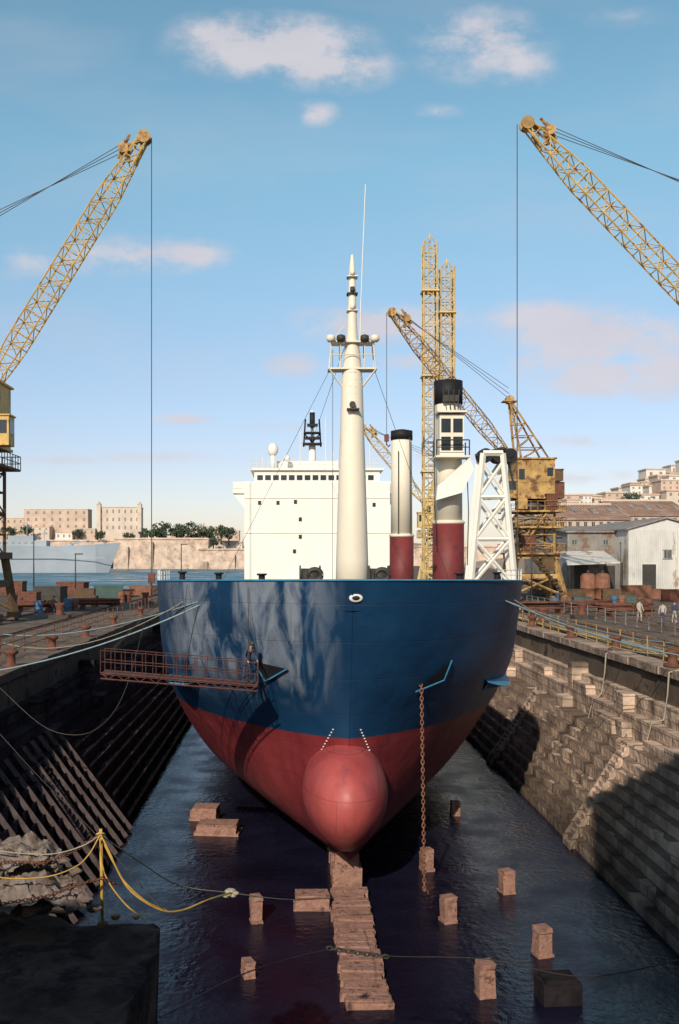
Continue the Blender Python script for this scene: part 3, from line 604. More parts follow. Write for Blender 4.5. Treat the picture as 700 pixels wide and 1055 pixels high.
for (px,ptop,D,lab) in((443,250,130,'taller of two pale yellow vertical lattice masts behind the ship'),(460.5,276,131,'shorter right-hand pale yellow lattice mast of the pair behind the ship')):
    x=at(px,0,D).x; zt=at(0,ptop,D).z
    t=thing('lattice_mast',lab,'mast',(x,D,QZ)); b=MB(); lattice(b,(x,D,QZ),(x,D,zt),1.75,1.75,30,.16,1.0); 
    for k in range(int((zt-QZ)/.6)): b.bar((x-.35,D-.9,QZ+k*.6),(x+.35,D-.9,QZ+k*.6),.07)
    for e in(-.35,.35): b.bar((x+e,D-.9,QZ),(x+e,D-.9,zt),.08)
    obj('lattice',b,m_yel2,t)
    b=MB(); b.box((x,D,QZ+.5),(4,4,1)); obj('base',b,m_conc,t)
    for fz in(.35,.62,.86):
        z=QZ+(zt-QZ)*fz; b=MB(); b.box((x,D,z),(2.3,2.3,.2)); b.box((x-.9,D-1,z+.5),(.08,.08,1)); b.box((x+.9,D-1,z+.5),(.08,.08,1)); b.box((x,D-1,z+1),(2,.08,.08)); obj('landing',b,m_yel2,t)
    b=MB(); b.cyl((x,D,zt),(x,D,zt+1.2),.1); b.bar((x-.8,D,zt),(x,D,zt+1),.1); b.bar((x+.8,D,zt),(x,D,zt+1),.1); obj('mast_top',b,m_yel2,t)
D=95; t=thing('white_gantry',"white braced steel A-frame on the quay right of the ship crane post",'gantry',(at(506,0,D).x,D,QZ))
b=MB()
for yy in(D-1,D+1):
    a0=V((at(481,0,D).x,yy,QZ)); a1=V((at(496,0,D).x,yy,at(0,468,D).z)); c0=V((at(531,0,D).x,yy,QZ)); c1=V((at(516,0,D).x,yy,a1.z))
    b.bar(a0,a1,.42); b.bar(c0,c1,.42); b.bar(a1,c1,.4)
    for k0,k1 in((.15,.45),(.45,.72),(.72,.95)):
        b.bar(a0.lerp(a1,k0),c0.lerp(c1,k1),.22); b.bar(c0.lerp(c1,k0),a0.lerp(a1,k0),.25); b.bar(c0.lerp(c1,k0),a0.lerp(a1,k1),.18)
obj('frame',b,m_wht,t)
for px in(499,513,524):
    b=MB(); c=at(px,470,D); b.cyl(c+V((0,-.9,0)),c+V((0,.9,0)),.7,None,16); b.cyl(c+V((0,-1,0)),c+V((0,1,0)),.25,None,8); obj('sheave',b,m_blk,t)
b=MB(); c=at(490,470,D); b.bar(c,at(520,462,D),.3); b.bar(at(520,462,D),at(531,505,D),.15); obj('top_arm',b,m_dark,t)
# ------------------------------------------------ hanging work stage
SYY=34.7; fz=CH-.128*SYY; x0=(106-300)*SYY/1000; x1=(266-300)*SYY/1000
st=thing('work_stage','rusty steel work stage with handrails hanging beside the left bow','platform',((x0+x1)/2,SYY,fz))
def stg(a,y,z): return V((x0+(x1-x0)*a,SYY+y,z+fz-.45*a+.38))
b=MB(); P=[stg(0,-.4,0),stg(1,-.4,0),stg(1,.4,0),stg(0,.4,0)]
b.add(P+[p+V((0,0,-.05)) for p in P],[(0,1,2,3),(7,6,5,4),(0,4,5,1),(1,5,6,2),(2,6,7,3),(3,7,4,0)]); obj('deck_plate',b,m_stage,st)
b=MB()
for y in(-.4,.4):
    b.bar(stg(0,y,-.20),stg(1,y,-.20),.04); b.bar(stg(0,y,0),stg(1,y,0),.045)
    for i in range(20): b.bar(stg(i/20,y,-.20 if i%2 else 0),stg((i+1)/20,y,0 if i%2 else -.20),.022)
obj('truss_girder',b,m_stage,st)
for y in(-.4,.4):
    for i in range(16):
        b=MB(); b.bar(stg(i/15,y,0),stg(i/15,y,.8),.02); obj('rail_post',b,m_stage,st)
    b=MB(); 
    for z in(.4,.8): b.bar(stg(0,y,z),stg(1,y,z),.022)
    obj('handrail',b,m_stage,st)
for a in(.06,.5,.94):
    tx=stg(a,0,0).x; bwx=max(tx,AX-6.6); yy=hull_y(AX-bwx,11.6)
    for y in(-.4,.4):
        b=MB(); b.tube([stg(a,y,.8),V((max(bwx,AX-6.9),yy,11.4))],.008,4); obj('suspension_wire',b,m_wire,st)
# ------------------------------------------------ ropes
def rope(p,q,s_,r,m_,lab,name='mooring_rope',cat='rope'):
    b=MB(); b.tube(sag(p,q,s_),r,5); tag(obj(name,b,m_,None,p),lab,cat)
hl=V((AX-5.6,hull_y(5.6,10.8),10.75)); hr=V((AX+6.2,hull_y(6.2,10.8),10.75))
rope(hl,(-17.2,58,7.85),.5,.03,m_ropeb,'pale mooring rope from left bow to quay, upper one')
rope(hl+V((.1,0,-.1)),(-13.4,36,7.9),.5,.03,m_ropeb,'pale mooring rope from left bow sagging toward the nearer left bollard')
rope(hl+V((-.6,1,0)),(-15.4,52,7.85),.9,.022,m_rope,'thin mooring rope with deepest sag at left bow')
rope(hr,(20.5,52,7.85),.3,.03,m_ropeb,'pale mooring rope from right bow to quay, upper one')
rope(hr,(18.6,43,7.9),.35,.03,m_ropeb,'mooring rope from right bow to the quay edge, lowest one')
rope(hr+V((.5,.6,0)),(19.5,47,7.85),.8,.025,m_rope,'slack tan mooring rope from right bow to right quay')
# ------------------------------------------------ keel blocks, shores
GRP='timber keel blocks in a row ahead of the bow'
def wob(b,k=.025): b.v=[v+V((random.uniform(-k,k),random.uniform(-k,k),random.uniform(-k,k)*.6)) for v in b.v]; return b
for i in range(20):
    y=26.8+i*.46; x=AX+random.uniform(-.06,.06)
    b=MB(); w=1.30+random.uniform(-.1,.1); hgt=.20+random.uniform(-.04,.04)
    b.box((x,y,hgt/2),(w,.40,hgt),random.uniform(-.06,.06)); b.box((x+random.uniform(-.03,.03),y,hgt+.035),(w*.95,.34,.07),random.uniform(-.06,.06))
    tag(obj('keel_block',wob(b),m_block,None,(x,y,0)),'flat reddish timber keel block in the centre row ahead of the bow','keel block',GRP)
for i in range(9):
    y=36.7+i*1.6; b=MB(); b.box((AX,y,.4),(1.1,.9,.8)); b.box((AX,y,1.04),(.9,.7,.48))
    tag(obj('keel_block',wob(b),m_block,None,(AX,y,0)),'stacked timber keel block carrying the ship behind the bow bulb','keel block','keel blocks carrying the ship')
def shore(px,py,w,h,lab,dd=None,d2=.45):
    D=12400/(py-575); x=(px-300)*D/1000; b=MB(); rz=random.uniform(-.2,.3)
    b.box((x,D,h*.40),(w,d2,h*.8),rz); b.box((x+.01,D,h*.89),(w*.97,d2*.95,h*.17),rz+.06); b.box((x,D,.06),(w*1.1,d2*1.12,.12),rz)
    tag(obj('bilge_block',wob(b,.03),m_block,None,(x,D,0)),lab,'bilge block','loose bilge blocks on the dock floor')
shore(322,935,1.2,.55,'wide squat wooden block just left of the centre keel block row',d2=.8)
shore(264,950,.36,.95,'narrow upright block on the floor left of the centre row')
shore(462,950,.44,.92,'upright block with pale top right of the hanging chain')
shore(522,920,.46,.88,'upright block nearest the foot of the right steps, beyond two others')
shore(559,985,.46,.95,'upright block nearest the right dock wall in the foreground')
shore(500,1026,.45,1.0,'nearest upright block right of the centre row')
shore(469,840,.40,.7,'small far upright block right of the hull')
shore(440,897,.44,.9,'block standing behind the anchor chain')
shore(212,843,1.2,.6,'far low block left of the hull, behind the wider one',d2=1.1)
shore(225,858,1.8,.5,'wide low block left of the hull near the shaded floor',d2=1.1)
shore(256,1006,.30,.5,'dim low block in the shaded water at lower left')
shore(349,915,.34,.9,'thin upright block right under the bulbous bow',d2=.35)
b=MB(); b.box((at(575,0,27.2).x,27.2,.3),(1.1,.8,.6),.1); b.box((at(575,0,27.2).x,27.2,.65),(.9,.7,.12),.1); tag(obj('concrete_block',b,m_concd,None,(7.5,27.2,0)),'dark concrete block at the bottom right of the dock floor','block')
# ------------------------------------------------ foreground
def rock(c,r,lab,m_=m_rock,grp='rubble'):
    b=MB(); sd=random.random()*50; rr=(r*random.uniform(.9,1.4),r*random.uniform(.8,1.2),r*random.uniform(.4,.7))
    def fn(p):
        k=1+.55*noise.noise(p*1.6/r*.6+V((sd,sd,sd)))+.2*noise.noise(p*5/r+V((sd,0,0))); q=p*k
        return V([round(a/(r*.3))*(r*.3)*.6+a*.4 for a in q])
    b.ell(c,rr,14,9,fn); b.sm=[False]*len(b.sm); o=tag(obj('rubble_rock',b,m_,None,(c[0],c[1],c[2]-rr[2])),lab,'rock','rubble heap on the lower left ledge'); return o
for (px,py,D,r) in((12,925,12.8,.15),(38,920,12.9,.15),(62,925,12.7,.13),(80,918,13.0,.11),(20,906,13.2,.16),(50,900,13.3,.16),(8,888,13.4,.16),(32,880,13.5,.13),(60,886,13.4,.11),(88,925,12.6,.10),(15,868,13.6,.11),(-15,900,13,.3),(-30,930,12.6,.3),(70,907,13.1,.12),(26,892,13.2,.12),(46,913,12.9,.11),(75,897,13.2,.09),(3,910,12.9,.14),(30,935,12.7,.13),(66,936,12.8,.12),(10,938,12.7,.13),(50,934,12.9,.12),(20,930,13.2,.26),(55,925,13.3,.24),(35,905,13.5,.26),(10,900,13.5,.3),(98,936,12.8,.08),(120,944,13.0,.07),(140,945,13.0,.05)):
    rock(at(px,py,D),r,'dim broken stone in the rubble heap on the lower left ledge')
m_canvas=mat('dirty_canvas',(.20,.165,.145),.95,.5,4,.6,rust=(.10,.075,.065),rustamt=.52,rscale=3)
def cloth(px0,px1,py0,py1,D0,D1,sd,lab):
    b=MB(); N=26; vs=[]
    for j in range(N+1):
        for i in range(N+1):
            u_=i/N;v_=j/N; p=at(px0+(px1-px0)*u_+9*math.sin(v_*5+sd),py0+(py1-py0)*v_+9*(u_-.5)**2*4,D0+(D1-D0)*v_)
            vs.append(p+V((.06*noise.noise(V((u_*9,v_*9,sd+3))),0,.16*noise.noise(V((u_*5,v_*6,sd)))+.11*abs(noise.noise(V((u_*11,v_*12,sd)))))))
    b.add(vs,[(j*(N+1)+i,j*(N+1)+i+1,(j+1)*(N+1)+i+1,(j+1)*(N+1)+i) for j in range(N) for i in range(N)],True)
    tag(obj('tarpaulin',b,m_canvas,None,at(px0,py0,D0)),lab,'tarpaulin')
cloth(0,58,890,866,12.8,13.5,2,'crumpled grey canvas draped over the back of the rubble heap')
cloth(-5,80,932,900,12.45,13.0,7,'crumpled grey canvas lying over the front of the rubble heap')
tp=at(104,858,13.0); bp_=at(106,946,13.0); bp_.z=QZ
t=thing('yellow_post','yellow steel post on the ledge with hoses lashed to its top','post',bp_)
b=MB(); b.cyl(bp_,tp+V((0,0,.05)),.022,None,10); obj('post',b,m_hose,t)
b=MB(); b.tube([tp+V((-.05,0,-.02)),tp+V((0,-.04,.01)),tp+V((.05,0,-.02)),tp+V((0,.04,-.01)),tp+V((-.05,0,-.02))],.016); obj('lashing',b,m_hose,t)
b=MB(); b.cyl(bp_,bp_+V((0,0,.12)),.07,None,12); obj('base_plate',b,m_leg,t)
def hose(pts,r,m_,lab,name,cat):
    n=len(pts); P=[]
    xs=list(range(n))
    for i in range((n-1)*8+1):
        u=i/8; P.append(V([cr(xs,[p[c] for p in pts],u) for c in range(3)]))
    b=MB(); b.tube(P,r,7); tag(obj(name,b,m_,None,pts[0]),lab,cat)
hose([at(104,862,13),at(118,890,13),at(135,918,13),at(165,937,13.1),at(187,938,13.4),at(215,927,14),at(238,920,15)],.014,m_hose,'yellow hose curving down right from the yellow post, longest of the bunch','hose','hose')
hose([at(103,864,12.9),at(108,900,12.9),at(128,930,12.9),at(150,948,12.9)],.011,m_hose,'thin yellow hose hanging close to the yellow post','hose','hose')
hose([at(104,860,12.95),at(114,880,12.9),at(126,905,12.9),at(150,928,12.95),at(172,938,13.2)],.010,m_hose,'thin yellow hose curving just inside the longest one','hose','hose')
hose([at(103,861,12.9),at(92,880,12.8),at(78,893,12.7),at(50,903,12.5),at(10,905,12.4),at(-20,900,12.3)],.009,m_hose,'thin yellow rope slack over the canvas left of the yellow post','rope','rope')
hose([at(104,860,12.95),at(84,872,12.9),at(52,880,12.8),at(10,878,12.8),at(-20,872,12.8)],.009,m_rope,'thin tan rope running left from the top of the yellow post','rope','rope')
b=MB(); b.chain([at(-20,892,12.6),at(10,888,12.7),at(45,889,12.7),at(75,878,12.9),at(102,860,13)],.065,.038,.008); tag(obj('chain',b,m_rust,None,at(0,888,12.8)),'upper rusty chain draped over the rubble to the yellow post','chain')
b=MB(); b.chain([at(-20,935,12.3),at(10,930,12.35),at(50,923,12.4),at(85,910,12.6),at(105,905,12.8),at(120,912,13)],.065,.038,.008); tag(obj('chain',b,m_rust,None,at(0,930,12.6)),'lower rusty chain across the front of the rubble heap','chain')
hose([at(106,862,13),at(140,885,14),at(185,912,15.5),at(238,920,17),at(300,927,20),at(345,925,28)],.011,m_rope,'thin tan rope running from the yellow post across to the keel blocks','rope','rope')
b=MB(); 
for i in range(9): b.ell(at(238,920,16.8)+V((random.uniform(-.12,.12),random.uniform(-.1,.1),random.uniform(-.04,.04))),(.06,.05,.035),8,6)
tag(obj('rope_knot',b,m_rope,None,at(238,920,16.8)),'bunched knot in the thin tan rope over the dock','knot')
hose([at(165,1048,9),at(260,1000,14),at(345,978,18),at(400,985,18),at(500,988,16),at(600,1006,14),at(720,985,12)],.009,m_dark,'dark slack cable sweeping across the bottom of the dock','cable','cable')
b=MB(); b.chain([at(340,977,17.8),at(370,982,17.8),at(402,986,17.8)],.12,.07,.014); tag(obj('chain',b,m_dark,None,at(340,977,17.8)),'short dark chain length hanging over the centre keel blocks','chain')
hose([at(-10,745,22),at(40,800,19),at(90,850,16),at(165,935,13)],.006,m_wire,'thin cable running down in front of the shadowed left wall','cable','cable')
hose([at(-10,700,26),at(60,755,24),at(120,730,26),at(150,640,38)],.009,m_wire,'loose hanging wire looping below the left quay','wire','wire')
for i,(y,z0,z1,lab) in enumerate(((42.5,7.5,4.3,'pale pipe hanging down the upper right wall nearest the frame edge'),(51,7.5,3.8,'pale pipe hanging down the upper right wall in the middle'))):
    b=MB(); b.tube([(DC+14.7,y,z0),(DC+14.25,y,z0-.1),(DC+14.22,y+.05,6.4),(DC+14.05,y+.1,5.3),(DC+13.5,y+.05,z1+.9),(DC+13.3,y,z1)],.045,7); tag(obj('drain_pipe',b,m_rope,None,(DC+14.2,y,z1)),lab,'pipe')
# ------------------------------------------------ quay furniture
def bollard(x,y,lab,grp):
    b=MB(); b.lathe((x,y,QZ+.1),[(.42,0),(.40,.06),(.22,.12),(.20,.5),(.34,.6),(.34,.7),(.15,.78)],14); tag(obj('bollard',b,m_rust,None,(x,y,QZ+.1)),lab,'bollard',grp)
for s_,nm in((1,'right'),(-1,'left')):
    for i,y in enumerate([36,44,52,60,70,82,96,112]): bollard(DC+s_*(15.0+(.0 if i%2 else .1)),y,'rusty mushroom shaped iron bollard on the %s quay edge'%nm,'bollards along the %s quay'%nm)
def fence(x,y0,y1,n,lab,m_,z=QZ+.1,h=1.05):
    t=thing('quay_railing',lab,'railing',(x,y0,z)); b=MB()
    for q in(.35,.7,1.0): b.tube([(x,y0,z+h*q),(x,(y0+y1)/2,z+h*q-.02),(x,y1,z+h*q)],.025,5)
    obj('rail',b,m_,t)
    for i in range(n+1):
        b=MB(); y=y0+(y1-y0)*i/n; b.bar((x,y,z),(x+random.uniform(-.05,.05),y,z+h+.03),.05); obj('post',b,m_,t)
fence(DC+15.35,40,74,17,'dull pipe railing at the very edge of the right quay, nearer stretch',m_yel3)
fence(DC+15.35,78,128,24,'dull pipe railing at the very edge of the right quay, far stretch',m_yel3)
fence(DC+22,50,100,22,'second railing set back on the right quay behind the pipes',m_grey)
fence(DC+27,70,118,22,'third railing farthest from the dock edge on the right quay',m_rust2)
fence(DC-16.2,38,80,20,'rusty pipe railing along the left quay, nearer stretch',m_rust2)
fence(DC-16.2,84,140,26,'rusty pipe railing along the left quay, far stretch',m_rust2)
for i,(xo,r) in enumerate(((15.9,.12),(16.25,.08),(16.7,.10),(17.4,.06),(19.0,.06),(23.9,.06))):
    b=MB(); b.tube([(DC+xo+.08*math.sin(k*1.7+i),20+k*5,QZ+.1+r) for k in range(26)],r,8); tag(obj('quay_pipe' if i<4 else 'crane_rail',b,[m_yel2,m_rust,m_ropeb,m_yel3,m_rust,m_rust][i],None,(DC+xo,20,QZ)),['thick yellowish pipe lying along the right quay edge','thinner rusty pipe beside the yellowish one on the right quay','pale blue hose lying third from the right quay edge','ochre pipe lying farthest from the edge on the right quay','crane rail nearer the dock on the right quay','crane rail farther from the dock on the right quay'][i],'pipe' if i<4 else 'rail')
for i,xo in enumerate((-20.5,-25.3)):
    b=MB(); b.tube([(DC+xo,20,QZ+.08),(DC+xo,145,QZ+.08)],.06,6); tag(obj('crane_rail',b,m_rust,None,(DC+xo,20,QZ)),['crane rail nearer the dock on the left quay','crane rail farther from the dock on the left quay'][i],'rail')
def drum(x,y,m_,cn,side,s_=1.0):
    b=MB(); b.lathe((x,y,QZ),[(.29*s_,0),(.3*s_,.02),(.29*s_,.05),(.29*s_,.28*s_),(.305*s_,.3*s_),(.29*s_,.32*s_),(.29*s_,.58*s_),(.305*s_,.6*s_),(.29*s_,.62*s_),(.3*s_,.87*s_),(.27*s_,.88*s_)],14); tag(obj('oil_drum',b,m_,None,(x,y,QZ)),cn+' steel drum standing on the %s quay'%side,'drum',cn+' drums on the '+side+' quay')
for i,(px,D) in enumerate(((70,92),(77,93),(98,100),(40,88),(125,110),(132,111),(572,95),(582,96),(668,92),(633,100),(641,101),(20,95))):
    drum(at(px,0,D).x,D,[m_bluep,m_rust2,m_rust][i%3],['blue','rusty orange','dark brown'][i%3],'left' if px<300 else 'right',1.3)
cols=[(m_rust,'rusty brown'),(m_dark,'dark'),(m_leg,'grimy brown'),(m_green,'dark green'),(m_rust2,'orange rusty')]
places=['beside the left crane legs','behind the left quay railing','left of the blue drums','behind the drums','near the hoist rope','at the far left edge','near the far end of the quay','in front of the rusty tanks','nearer the dock than the tanks','by the white shed door','at the right edge of the frame','under the ochre crane','below the canopy','left of the white shed','beside the far lamp post','between pipes and far railing','under the left crane cab','right of the rusty tanks','before the grey shed door','at the foot of the white shed']
def crate(x,y,w,d,h,m_,lab):
    b=MB(); rz=random.uniform(-.3,.3); b.box((x,y,QZ+h/2),(w,d,h),rz); b.box((x,y,QZ+h*.96),(w*1.04,d*1.04,h*.07),rz); b.box((x,y,QZ+h*.06),(w*1.04,d*1.04,h*.1),rz); b.box((x,y,QZ+h*.5),(w*1.03,d*1.03,h*.06),rz)
    tag(obj('crate',b,m_,None,(x,y,QZ)),lab,'crate')
for i,(px,D,w,h) in enumerate(((28,98,2.4,1.6),(52,104,3.2,2.0),(88,112,2.2,1.5),(112,120,3.5,1.6),(145,128,2.8,1.4),(12,110,3,2.4),(160,135,2,1.2),(590,112,2.6,1.4),(600,98,1.8,1.1),(655,118,3.2,1.7),(694,112,2.2,1.4),(560,125,3,2.2),(640,112,1.6,1.1),(648,106,1.2,.9),(180,142,3,1.6),(75,130,4,1.8),(5,92,2,1.5),(630,110,2,1.5),(612,118,1.6,1.3),(672,120,2.4,1.2))):
    crate(at(px,0,D).x,D,w,1.6,h,cols[i%5][0],cols[i%5][1]+' box '+places[i])
for i,(px,D,lab) in enumerate(((35,90,'bundle of rusty pipes on trestles on the left quay by the crane'),(120,125,'bundle of rusty pipes near the far end of the left quay'),(560,88,'bundle of rusty pipes by the right quay edge near the bow'),(645,84,'bundle of rusty pipes near the people on the right quay'),(100,95,'bundle of rusty pipes in the middle of the left quay'),(605,90,'bundle of rusty pipes in front of the canopy on the right quay'))):
    x=at(px,0,D).x; b=MB()
    for k in range(9): yv=D+random.uniform(-.8,.8); zv=QZ+.5+.16*(k%4); b.cyl((x-2.2+random.uniform(-.4,.4),yv,zv),(x+2.2,yv+random.uniform(-.2,.2),zv+random.uniform(-.05,.1)),.09)
    for e in(-1.4,1.4): b.box((x+e,D,QZ+.2),(.2,2,.4))
    tag(obj('pipe_bundle',b,m_rust,None,(x,D,QZ)),lab,'pipes')
for i,(px,D) in enumerate(((62,80),(150,105),(600,80),(560,72))):
    x=at(px,0,D).x; t=thing('capstan','rusty capstan winch on the '+('left' if px<300 else 'right')+' quay, '+('nearer' if i in(0,3) else 'farther')+' one','capstan',(x,D,QZ))
    b=MB(); b.lathe((x,D,QZ+.3),[(.5,0),(.32,.2),(.26,.5),(.42,.85),(.42,1.0)],16); obj('drum',b,m_rust,t); b=MB(); b.box((x,D,QZ+.16),(1.6,1.3,.32)); obj('base',b,m_dark,t)
for i,(px,D,h) in enumerate(((187,140,7),(35,125,8),(548,100,6),(78,118,5.5),(640,128,7),(572,120,7.5))):
    x=at(px,0,D).x; t=thing('lamp_post',['slim lamp post near the end of left quay','slim lamp post on the left quay by the crane','short lamp post on the right quay by the ship side','short lamp post in the middle of the left quay','slim lamp post between the grey and white sheds','slim lamp post under the ochre crane'][i],'lamp post',(x,D,QZ)); b=MB(); b.cyl((x,D,QZ),(x,D,QZ+h),.10,.06); obj('pole',b,m_dark,t); b=MB(); b.box((x+.4,D,QZ+h),(1.0,.25,.15)); obj('lamp_head',b,m_dark,t)
for i,px in enumerate((606,621)):
    D=112+i; x=at(px,0,D).x; t=thing('rusty_tank','%s of two upright rusty brown tanks by the grey shed'%['left','right'][i],'tank',(x,D,QZ))
    b=MB(); b.lathe((x,D,QZ),[(.85,0),(.85,.3),(.9,.32),(.85,.36),(.85,1.5),(.9,1.52),(.85,1.56),(.85,2.9),(.6,3.2),(.1,3.3)],18); obj('shell',b,m_rust2,t); b=MB(); b.cyl((x,D,QZ+3.2),(x,D,QZ+3.6),.15); obj('vent',b,m_dark,t)
# ------------------------------------------------ sheds
def shed(name,lab,x0,x1,y0,y1,ze,zr,mw,mr,ridge='y',doors=(),wins=(),big=False):
    t=thing(name,lab,'building',((x0+x1)/2,(y0+y1)/2,QZ)); b=MB()
    b.bx(x0,x1,y0,y1,QZ,ze)
    if ridge=='y':
        xm=(x0+x1)/2; b.extrude_y([(x0+.01,ze-.01),(x1-.01,ze-.01),(xm,zr-.06)],y0+.01,y1-.01)
        obj('wall',b,mw,t); b=MB(); b.extrude_y([(x0-.4,ze-.1),(xm,zr),(x1+.4,ze-.1),(x1+.4,ze+.08),(xm,zr+.2),(x0-.4,ze+.08)],y0-.35,y1+.35)
        obj('roof',b,mr,t)
    else:
        ym=(y0+y1)/2; vs=[(x0+.01,y0+.01,ze-.01),(x0+.01,y1-.01,ze-.01),(x0+.01,ym,zr-.06),(x1-.01,y0+.01,ze-.01),(x1-.01,y1-.01,ze-.01),(x1-.01,ym,zr-.06)]
        b.add(vs,[(0,1,2),(5,4,3),(0,2,5,3),(1,4,5,2)]); obj('wall',b,mw,t); b=MB(); rb=MB()
        for sgn in(-1,1):
            ye=y0-.4 if sgn<0 else y1+.4; n=28
            P=[(x0-.3,ye,ze-.08),(x1+.3,ye,ze-.08),(x1+.3,ym,zr),(x0-.3,ym,zr)]; b.add([V(p)+V((0,0,.16)) for p in P]+P,[(0,1,2,3),(7,6,5,4),(0,4,5,1),(1,5,6,2),(2,6,7,3),(3,7,4,0)])
            for i in range(n): 
                x=x0+(x1-x0)*(i+.5)/n; rb.bar((x,ye,ze+.12),(x,ym,zr+.2),.14 if big else .10)
        rf=obj('roof',b,mr,t); obj('roof_batten',rb,m_roofd if big else mr,rf)
        if big:
            b=MB(); b.bx(x0-.3,x1+.3,ym-.3,ym+.3,zr+.1,zr+.5); obj('ridge_cap',b,m_tan2,rf)
            for i in range(5):
                x=x0+(x1-x0)*(i+.5)/5; k0,k1=.35,.65; w_=(x1-x0)*.03
                b=MB(); q=[(x-w_,y0+(ym-y0)*k0,ze+(zr-ze)*k0+.4),(x+w_,y0+(ym-y0)*k0,ze+(zr-ze)*k0+.4),(x+w_,y0+(ym-y0)*k1,ze+(zr-ze)*k1+.4),(x-w_,y0+(ym-y0)*k1,ze+(zr-ze)*k1+.4)]
                b.add(q+[V(p)-V((0,0,.5)) for p in q],[(0,1,2,3),(0,4,5,1),(1,5,6,2),(2,6,7,3),(3,7,4,0)]); obj('skylight',b,m_grey,rf)
    for (a,c,h) in doors:
        b=MB(); b.bx(a,c,y0-.06,y0+.02,QZ,QZ+h); d=obj('door',b,m_dark,t)
    for (a,c,z0,z1) in wins:
        b=MB(); b.bx(a,c,y0-.05,y0+.02,z0,z1); w_=obj('window',b,m_glass,t); b=MB(); b.bx(a-.12,c+.12,y0-.09,y0-.051,z1,z1+.12); b.bx(a-.12,c+.12,y0-.12,y0-.051,z0-.14,z0); b.bx((a+c)/2-.05,(a+c)/2+.05,y0-.09,y0-.051,z0,z1); obj('frame',b,m_grey,w_)
    return t
def xx(px,D): return (px-300)*D/1000
def zz(py,D): return CH-(py-575)*D/1000
D=125
t=shed('white_shed','white corrugated shed with gable end at the right edge',xx(648,D),xx(725,D),D,D+26,zz(545,D),zz(534,D),m_shedw,m_grey,'y',doors=((xx(662,D),xx(676,D),4.2),),wins=((xx(684,D),xx(692,D),zz(575,D),zz(567,D)),))
b=MB()
for i in range(40):
    x=xx(648,D)+i*(xx(725,D)-xx(648,D))/40; b.bar((x,D-.02,QZ+4.6 if xx(661,D)<x<xx(677,D) else QZ),(x,D-.02,zz(546,D)),.07)
obj('cladding_rib',b,m_shedw,t)
D=130
t=shed('grey_shed','dark grey shed behind the rusty tanks, left of the white shed',xx(585,D),xx(647,D),D,D+24,zz(548,D),zz(541,D),m_grey,m_grey,'x',doors=((xx(592,D),xx(606,D),4.5),(xx(622,D),xx(634,D),4.0)),wins=tuple((xx(p,D),xx(p+4,D),zz(561,D),zz(556,D)) for p in(590,622)))
b=MB()
for i in range(44):
    x=xx(585,D)+.2+i*(xx(647,D)-xx(585,D)-.4)/43
    b.bar((x,D-.02,QZ+4.6 if (xx(591,D)<x<xx(607,D) or xx(621,D)<x<xx(635,D)) else QZ),(x,D-.02,zz(549,D)),.07)
obj('cladding_rib',b,m_grey,t)
D=124; b=MB(); P=[(xx(578,D),D-3,zz(581,D)),(xx(631,D),D-3,zz(579,D)),(xx(636,D),D+5.5,zz(567,D)),(xx(583,D),D+5.5,zz(568,D))]
t=thing('canopy','white sloping canopy on posts in front of the grey shed','canopy',(xx(605,D),D,QZ)); b.add(P+[V(p)-V((0,0,.15)) for p in P],[(0,1,2,3),(7,6,5,4),(0,4,5,1),(1,5,6,2),(2,6,7,3),(3,7,4,0)]); obj('canopy_roof',b,m_shedw,t)
for p in P[:2]:
    b=MB(); b.bar((p[0]+.3,p[1]+.2,QZ),(p[0]+.3,p[1]+.2,p[2]-.05),.15); obj('post',b,m_dark,t)
for i,(pa,pb,D,ye,yr,lab) in enumerate(((556,650,175,535,521,'long brown roofed warehouse behind the grey shed'),(640,715,195,531,517,'brown roofed warehouse behind the white shed'),(555,600,165,560,545,'low brown roofed store beside the yellow crane'))):
    shed('warehouse',lab,xx(pa,D),xx(pb,D),D,D+24,zz(ye,D),zz(yr,D+12),m_tan,m_roof,'x',wins=tuple((xx(pa+6+k*8,D),xx(pa+9+k*8,D),zz(ye+8,D),zz(ye+3,D)) for k in range(int((pb-pa-6)/8))),big=True)
# ------------------------------------------------ hillside town right
b=MB(); gx=30; gy=14; vs=[]
def hillz(x,y):
    h=max(0,min(1,(x-90)/230))**1.1*max(0,min(1,(y-270)/200)); return QZ-1+h*32+3*noise.noise(V((x*.02,y*.02,0)))*h*2
for j in range(gy+1):
    for i in range(gx+1):
        x=60+i*26; y=250+j*38; vs.append((x,y,hillz(x,y)))
b.add(vs,[(j*(gx+1)+i,j*(gx+1)+i+1,(j+1)*(gx+1)+i+1,(j+1)*(gx+1)+i) for j in range(gy) for i in range(gx)],True); struct('hills',b,m_hill)
def house(px,pyb,pyt,w,D,lab,m_,nw=3,fl=2,name='house',dep=9,grp=None,dn=6):
    x=xx(px,D); z0=zz(pyb,D); z1=zz(pyt,D); t=thing(name,lab,'building',(x,D,z0),grp); b=MB()
    b.bx(x-w/2,x+w/2,D,D+dep,z0-dn,z1); obj('wall',b,m_,t); b=MB(); b.bx(x-w/2-.3,x+w/2+.3,D-.3,D+dep+.3,z1,z1+.5); obj('roof',b,m_tan if m_!=m_tan else m_tan2,t)
    for f in range(fl):
        for k in range(nw):
            b=MB(); cx=x-w/2+w*(k+.5)/nw; zc=z0+(z1-z0)*(f+.55)/fl; ww=w/nw*.28; hh=(z1-z0)/fl*.42; b.bx(cx-ww/2,cx+ww/2,D-.12,D+.05,zc-hh/2,zc+hh/2); obj('window',b,m_fglass,t)
